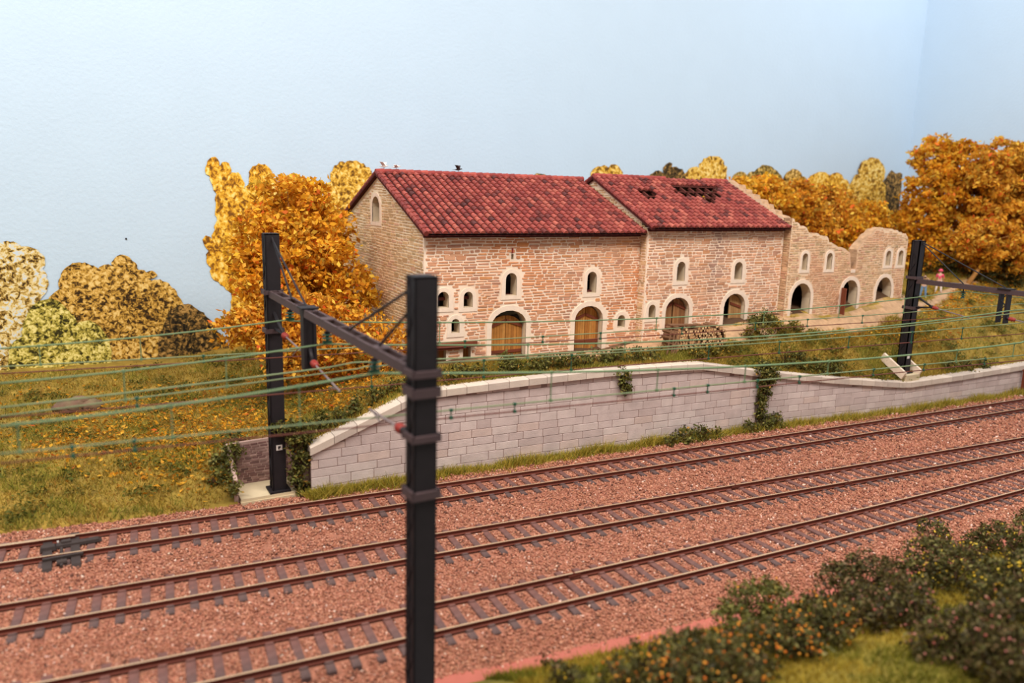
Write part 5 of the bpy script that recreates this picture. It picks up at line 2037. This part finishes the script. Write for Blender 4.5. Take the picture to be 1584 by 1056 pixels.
for lab, pts in (
        ('tuft of ivy hanging over the coping of the left retaining wall', [(962, 578, 11), (966, 592, 11), (968, 604, 8)]),
        ('curtain of ivy hanging over the retaining wall down to its foot', [(1180, 572, 15), (1186, 588, 15), (1184, 604, 13), (1180, 622, 9), (1178, 640, 9), (1195, 578, 13)]),
        ('ivy covering the wall end beside the left mast niche', [(462, 690, 15), (466, 712, 14), (462, 734, 13), (468, 756, 12), (455, 670, 16), (472, 668, 14), (440, 660, 14)])):
    bl = []
    for a, b, r in pts:
        xw = on_y(a, b, 30)[0]
        Y = float(wally(xw)) - .12 if xw > 9 else 30.85
        c = on_y(a, b, Y)
        w = r * ((c - CAM) @ FW) / F_PX
        bl.append((c, (w, w * .5, w)))
    bush(lab, bl, PAL_IVY, (.06, .11), None, 70, 16, .1, name='ivy', cat='ivy')
bush('dark ivy on the bank left of the mast niche', [gblob(a, b, r, hill) for a, b, r in ((358, 702, 15), (350, 730, 15), (364, 752, 11), (344, 715, 15), (362, 682, 13), (336, 745, 10))], PAL_IVY, (.06, .11), None, 40, 16, .12, name='ivy', cat='ivy')
bush('dark low ivy along the sloping coping of the left retaining wall', [gblob(a, b, r, hill) for a, b, r in ((500, 655, 13), (525, 645, 13), (550, 630, 13), (580, 612, 13), (605, 600, 12), (480, 665, 13), (630, 590, 10))], PAL_IVY, (.06, .11), None, 40, 16, .12, name='ivy', cat='ivy')

# ------------------------------------------------------------------ boulder on the meadow
p = hit(120, 634, hill)
mb = MB()
mb.blob((p[0] - .3, p[1], p[2] + .22), (.75, .5, .38), 0, (1, 1, 1), 16, 9, .17)
mb.blob((p[0] + .55, p[1], p[2] + .18), (.6, .42, .34), 0, (1, 1, 1), 16, 9, .17)
mb.blob((p[0] + .1, p[1] + .1, p[2] + .45), (.5, .35, .25), 0, (1, 1, 1), 12, 7, .12)
tag(mb.build('boulder', M['boulder'], None, True), 'weathered brown boulder lying in the grass of the left meadow', 'rock')

# ------------------------------------------------------------------ firewood before the ajar door
LOG = []
for k in range(5):
    mb = MB()
    n = 9
    r = [.085, .095, .078, .1, .09][k]
    ring = [(r * random.uniform(.82, 1.12) * math.cos(2 * math.pi * i / n), r * random.uniform(.82, 1.12) * math.sin(2 * math.pi * i / n)) for i in range(n)]
    V3 = [(a, -.5, b) for a, b in ring] + [(a, .5, b) for a, b in ring]
    mb.add(V3, [(i, (i + 1) % n, n + (i + 1) % n, n + i) for i in range(n)], 0)
    for yy in (-.505, .505):
        mb.add([(a * .86, yy, b * .86) for a, b in ring], [tuple(range(n))], 1)
    mb.add(V3, [tuple(range(n)), tuple(range(n, 2 * n))], 0)
    LOG.append(mb.mesh('firewood_log', [M['logbark'], M['logend'] if k % 2 == 0 else M['logend2']]))
L0, L1 = hit(1030, 541, hill), hit(1116, 531, hill)
WYD = (L0[1] + L1[1]) / 2
first = True
for r_ in range(8):
    ncol = 22 - r_ // 3
    for c in range(ncol):
        f = (c + .5 * (r_ % 2) + .25 + r_ * .06) / 22.6
        x = L0[0] + (L1[0] - L0[0]) * f
        zb = L0[2] + (L1[2] - L0[2]) * f
        if r_ == 7 and (random.random() < .45):
            continue
        o = bpy.data.objects.new('firewood_log', random.choice(LOG))
        COL.objects.link(o)
        o.location = (x + random.uniform(-.02, .02), WYD + random.uniform(-.08, .08), zb + .1 + r_ * .148 + random.uniform(-.012, .012))
        o.rotation_euler = (random.uniform(-.04, .04), random.uniform(0, 6.28), random.uniform(-.07, .07))
        tag(o, 'round firewood log with a pale cut end in the stack before the ajar barn door', 'log', 'firewood logs')
for k, (lab, dx, tilt) in enumerate((('leftmost stake holding the firewood stack', -.32, .2), ('second stake from the left at the firewood stack', -.05, .16), ('third stake from the left at the firewood stack', .12, .2), ('inner stake leaning over the left logs of the firewood stack', .3, .22))):
    mb = MB()
    mb.tube([(L0[0] + dx - tilt * .9, WYD - .62, L0[2] - .1), (L0[0] + dx + tilt * .4, WYD - .56, L0[2] + 1.25 - .1 * k)], .05, 7)
    tag(mb.build('stake', M['logbark']), lab, 'stake', 'stakes at the firewood stack')
mb = MB()
mb.box((L0[0] + .9, WYD - .1, L0[2] + 1.36), (1.9, .3, .07), rot=Matrix.Rotation(.06, 3, 'Y'))
tag(mb.build('board', M['logbark']), 'brown board lying on the left top of the firewood stack', 'board')

# ------------------------------------------------------------------ birds on the ridge
def bird(px, py, label, m, up):
    p = on_y(px, py, RD1[0])
    b = Vector((p[0], RD1[0], RD1[1] + .3))
    t = thing('bird', b, label, 'bird', 'birds on the ridge')
    t.scale = (.6, .6, .6)
    mb = MB()
    d = Vector((1, -.15, 0)).normalized()
    mb.lathe(b - d * .34 + Vector((0, 0, .0)), b + d * .34 + Vector((0, 0, .1)), [(0, .015), (.15, .05), (.45, .115), (.7, .085), (.82, .05), (.92, .06), (1, .015)], 9)
    mb.tube([b + d * .33 + Vector((0, 0, .1)), b + d * .46 + Vector((0, 0, .07))], [.025, .006], 6)
    mb.add([b - d * .3, b - d * .62 + Vector((0, .12, -.02)), b - d * .62 + Vector((0, -.12, -.02)), b - d * .3 + Vector((0, 0, .04))], [(0, 1, 2), (1, 3, 2), (0, 3, 1), (0, 2, 3)])
    mb.build('body', M[m], t, True)
    for s in (-1, 1):
        w = MB()
        r = b + Vector((0, s * .06, .06))
        tip = b + Vector((-.1 + .55 * s * (1 if up else .6), s * .5, .42 if up else .16))
        mid = r.lerp(tip, .5) + Vector((0, 0, .16 if up else .1))
        q = d * .15
        w.add([r + q, mid + q * .9, tip, mid - q, r - q] + [v - Vector((0, 0, .02)) for v in (r + q, mid + q * .9, tip, mid - q, r - q)],
              [(0, 1, 3, 4), (1, 2, 3), (9, 8, 6, 5), (8, 7, 6), (0, 5, 6, 1), (1, 6, 7, 2), (2, 7, 8, 3), (3, 8, 9, 4)])
        w.build('wing', M['birddark'] if m == 'birddark' else M[m], t)
    for s in (-.04, .04):
        l = MB()
        l.tube([b + Vector((0, s, -.08)), b + Vector((0, s, -.22))], .012, 5)
        l.build('leg', M['redins'], t)


bird(594, 262, 'white bird with raised wings at the left end of the barn ridge', 'bird', True)
bird(613, 263, 'pale bird sitting low on the ridge, second from the left', 'bird', False)
bird(709, 267, 'dark winged bird spreading its wings alone on the barn ridge', 'birddark', True)

# ------------------------------------------------------------------ hikers
def skin_obj(name, verts, edges, radii, m, parent, root=0, sub=2):
    me = bpy.data.meshes.new(name)
    me.from_pydata([tuple(v) for v in verts], edges, [])
    me.materials.append(m)
    o = link(name, me, parent)
    sk = o.modifiers.new('skin', 'SKIN')
    sk.use_smooth_shade = True
    lay = me.skin_vertices[0].data if me.skin_vertices else None
    if lay is None:
        bm = bmesh.new()
        bm.from_mesh(me)
        bm.verts.layers.skin.verify()
        bm.to_mesh(me)
        bm.free()
        lay = me.skin_vertices[0].data
    for i, r in enumerate(radii):
        lay[i].radius = (r, r) if not isinstance(r, tuple) else r
        lay[i].use_root = (i == root)
    ss = o.modifiers.new('sub', 'SUBSURF')
    ss.levels = ss.render_levels = sub
    return o


def person(base, face, label, arms, top_m, leg_m, hat=None, name='person'):
    b = Vector(base)
    fz = math.atan2(face[1], face[0])
    R = Matrix.Rotation(fz - math.pi / 2, 3, 'Z')      # local +y faces the way the person looks

    def W(x, y, z):
        return b + R @ Vector((x, y, z))
    t = thing(name, b, label, 'person', 'hikers beside the right wood')
    V = [W(0, 0, .95), W(0, 0, 1.15), W(0, .0, 1.38), W(0, .01, 1.49), W(0, .03, 1.60), W(0, .02, 1.72)]
    E = [(0, 1), (1, 2), (2, 3), (3, 4), (4, 5)]
    Rr = [.13, .125, .13, .055, .085, .07]

    def chain(start, pts, rs):
        k = start
        for p, r in zip(pts, rs):
            V.append(W(*p))
            Rr.append(r)
            E.append((k, len(V) - 1))
            k = len(V) - 1
        return k
    for s in (-1, 1):
        chain(0, [(s * .1, 0, .86), (s * .15, .03, .48), (s * .19, -.02, .1), (s * .2, .12, .04)], [.09, .065, .045, .035])
        el, ha = arms[0 if s < 0 else 1]
        w_ = chain(2, [(s * .19, 0, 1.4), el, ha], [.06, .045, .032])
        hv = (Vector(ha) - Vector(el)).normalized()
        side_ = hv.cross(Vector((0, 1, 0)) if abs(hv.y) < .8 else Vector((0, 0, 1))).normalized()
        for q in range(4):
            o_ = side_ * (q - 1.5) * .018
            chain(w_, [tuple(Vector(ha) + hv * .06 + o_), tuple(Vector(ha) + hv * (.13 - .01 * abs(q - 1)) + o_ * 1.2)], [.011, .009])
        chain(w_, [tuple(Vector(ha) + side_ * .045 + hv * .03), tuple(Vector(ha) + side_ * .06 + hv * .075)], [.011, .009])
    chain(4, [(0, .125, 1.6)], [.018])       # nose
    for s in (-1, 1):
        chain(4, [(s * .09, .01, 1.61)], [.02])   # ears
    skin_obj('body', V, E, Rr, M['skin'], t)
    # trousers
    V2 = [W(0, 0, .98)]
    E2, R2 = [], [.15]
    for s in (-1, 1):
        k = 0
        for p, r in (((s * .1, 0, .86), .115), ((s * .15, .03, .48), .085), ((s * .19, -.02, .1), .075)):
            V2.append(W(*p))
            R2.append(r)
            E2.append((k, len(V2) - 1))
            k = len(V2) - 1
    skin_obj('trousers', V2, E2, R2, M[leg_m], t)
    V3 = [W(0, 0, .98), W(0, 0, 1.2), W(0, 0, 1.4)]
    E3, R3 = [(0, 1), (1, 2)], [.155, .15, .155]
    for s in (-1, 1):
        el, ha = arms[0 if s < 0 else 1]
        V3 += [W(s * .19, 0, 1.4), W(*el)]
        n = len(V3)
        E3 += [(2, n - 2), (n - 2, n - 1)]
        R3 += [.085, .07]
    skin_obj('jacket' if top_m == 'pink' else 'shirt', V3, E3, R3, M[top_m], t)
    mb = MB()
    mb.blob(W(0, -.02, 1.69), (.1, .1, .08), 0, (1, 1, 1), 10, 6)
    mb.build('hair', M['hair'], t, True)
    for s in (-1, 1):
        mb = MB()
        mb.blob(W(s * .2, .05, .045), (.06, .13, .05), 0, (1, 1, 1), 8, 5, 0, R)
        mb.build('shoe', M['white'], t, True)
        mb = MB()
        mb.blob(W(s * .03, .105, 1.63), (.012, .01, .012), 0, (1, 1, 1), 6, 4)
        mb.build('eye', M['black'], t)
    mb = MB()
    mb.box(W(0, .11, 1.555), (.05, .012, .012), rot=R)
    mb.build('mouth', M['redins'], t)
    if hat:
        mb = MB()
        mb.blob(W(0, 0, 1.74), (.15, .15, .12), 0, (1, 1, 1), 12, 6)
        mb.blob(W(0, 0, 1.69), (.21, .21, .035), 0, (1, 1, 1), 14, 5)
        mb.build('hat', M[hat], t, True)
    return t


p1 = hit(1427, 460, hill)
p2 = hit(1451, 452, hill)
person(p1, (-.8, -.55), 'person in khaki shirt and blue jeans with raised hands beside the far mast', [((-.3, .12, 1.45), (-.08, .2, 1.58)), ((.3, .12, 1.45), (.08, .2, 1.58))], 'shirt', 'jeans')
mb = MB()
R_ = Matrix.Rotation(math.atan2(-.55, -.8) - math.pi / 2, 3, 'Z')
c_ = Vector(p1) + R_ @ Vector((0, .27, 1.61))
mb.box(c_, (.17, .06, .1), rot=R_)
mb.tube([c_, c_ + R_ @ Vector((0, .1, 0))], .04, 8)
tag(mb.build('camera', M['black']), 'small black camera held up by the person in blue jeans', 'camera')
person(p2, (.6, .35), 'person in pink hat, pink jacket and white trousers walking towards the right wood', [((-.26, .05, 1.14), (-.25, .2, .95)), ((.26, .05, 1.14), (.25, .2, .95))], 'pink', 'white', 'pink')

# ------------------------------------------------------------------ odds and ends
p = on_y(1581, 604, float(wally(57)) - .25)
mb = MB()
mb.box((p[0], p[1], .6), (.22, .14, 1.5))
mb.box((p[0], p[1], 1.38), (.3, .2, .1))
tag(mb.build('marker_post', M['brace']), 'short brown post before the retaining wall at the right picture edge', 'post')
p = on_y(195, 369, WY)
mb = MB()
mb.tube([(p[0], WY + .02, p[2]), (p[0], WY - .06, p[2])], .05, 8)
tag(mb.build('screw', M['black']), 'tiny dark screw in the blue wall above the left printed trees', 'screw')
p = on_z(503, 1054, -.55)
mb = MB()
mb.box((p[0] + .1, p[1] - .35, -.55), (.75, .6, .12), rot=Matrix.Rotation(-.1, 3, 'Z'))
tag(mb.build('board', M['cream']), 'corner of a cream board at the bottom picture edge left of the near mast', 'board')
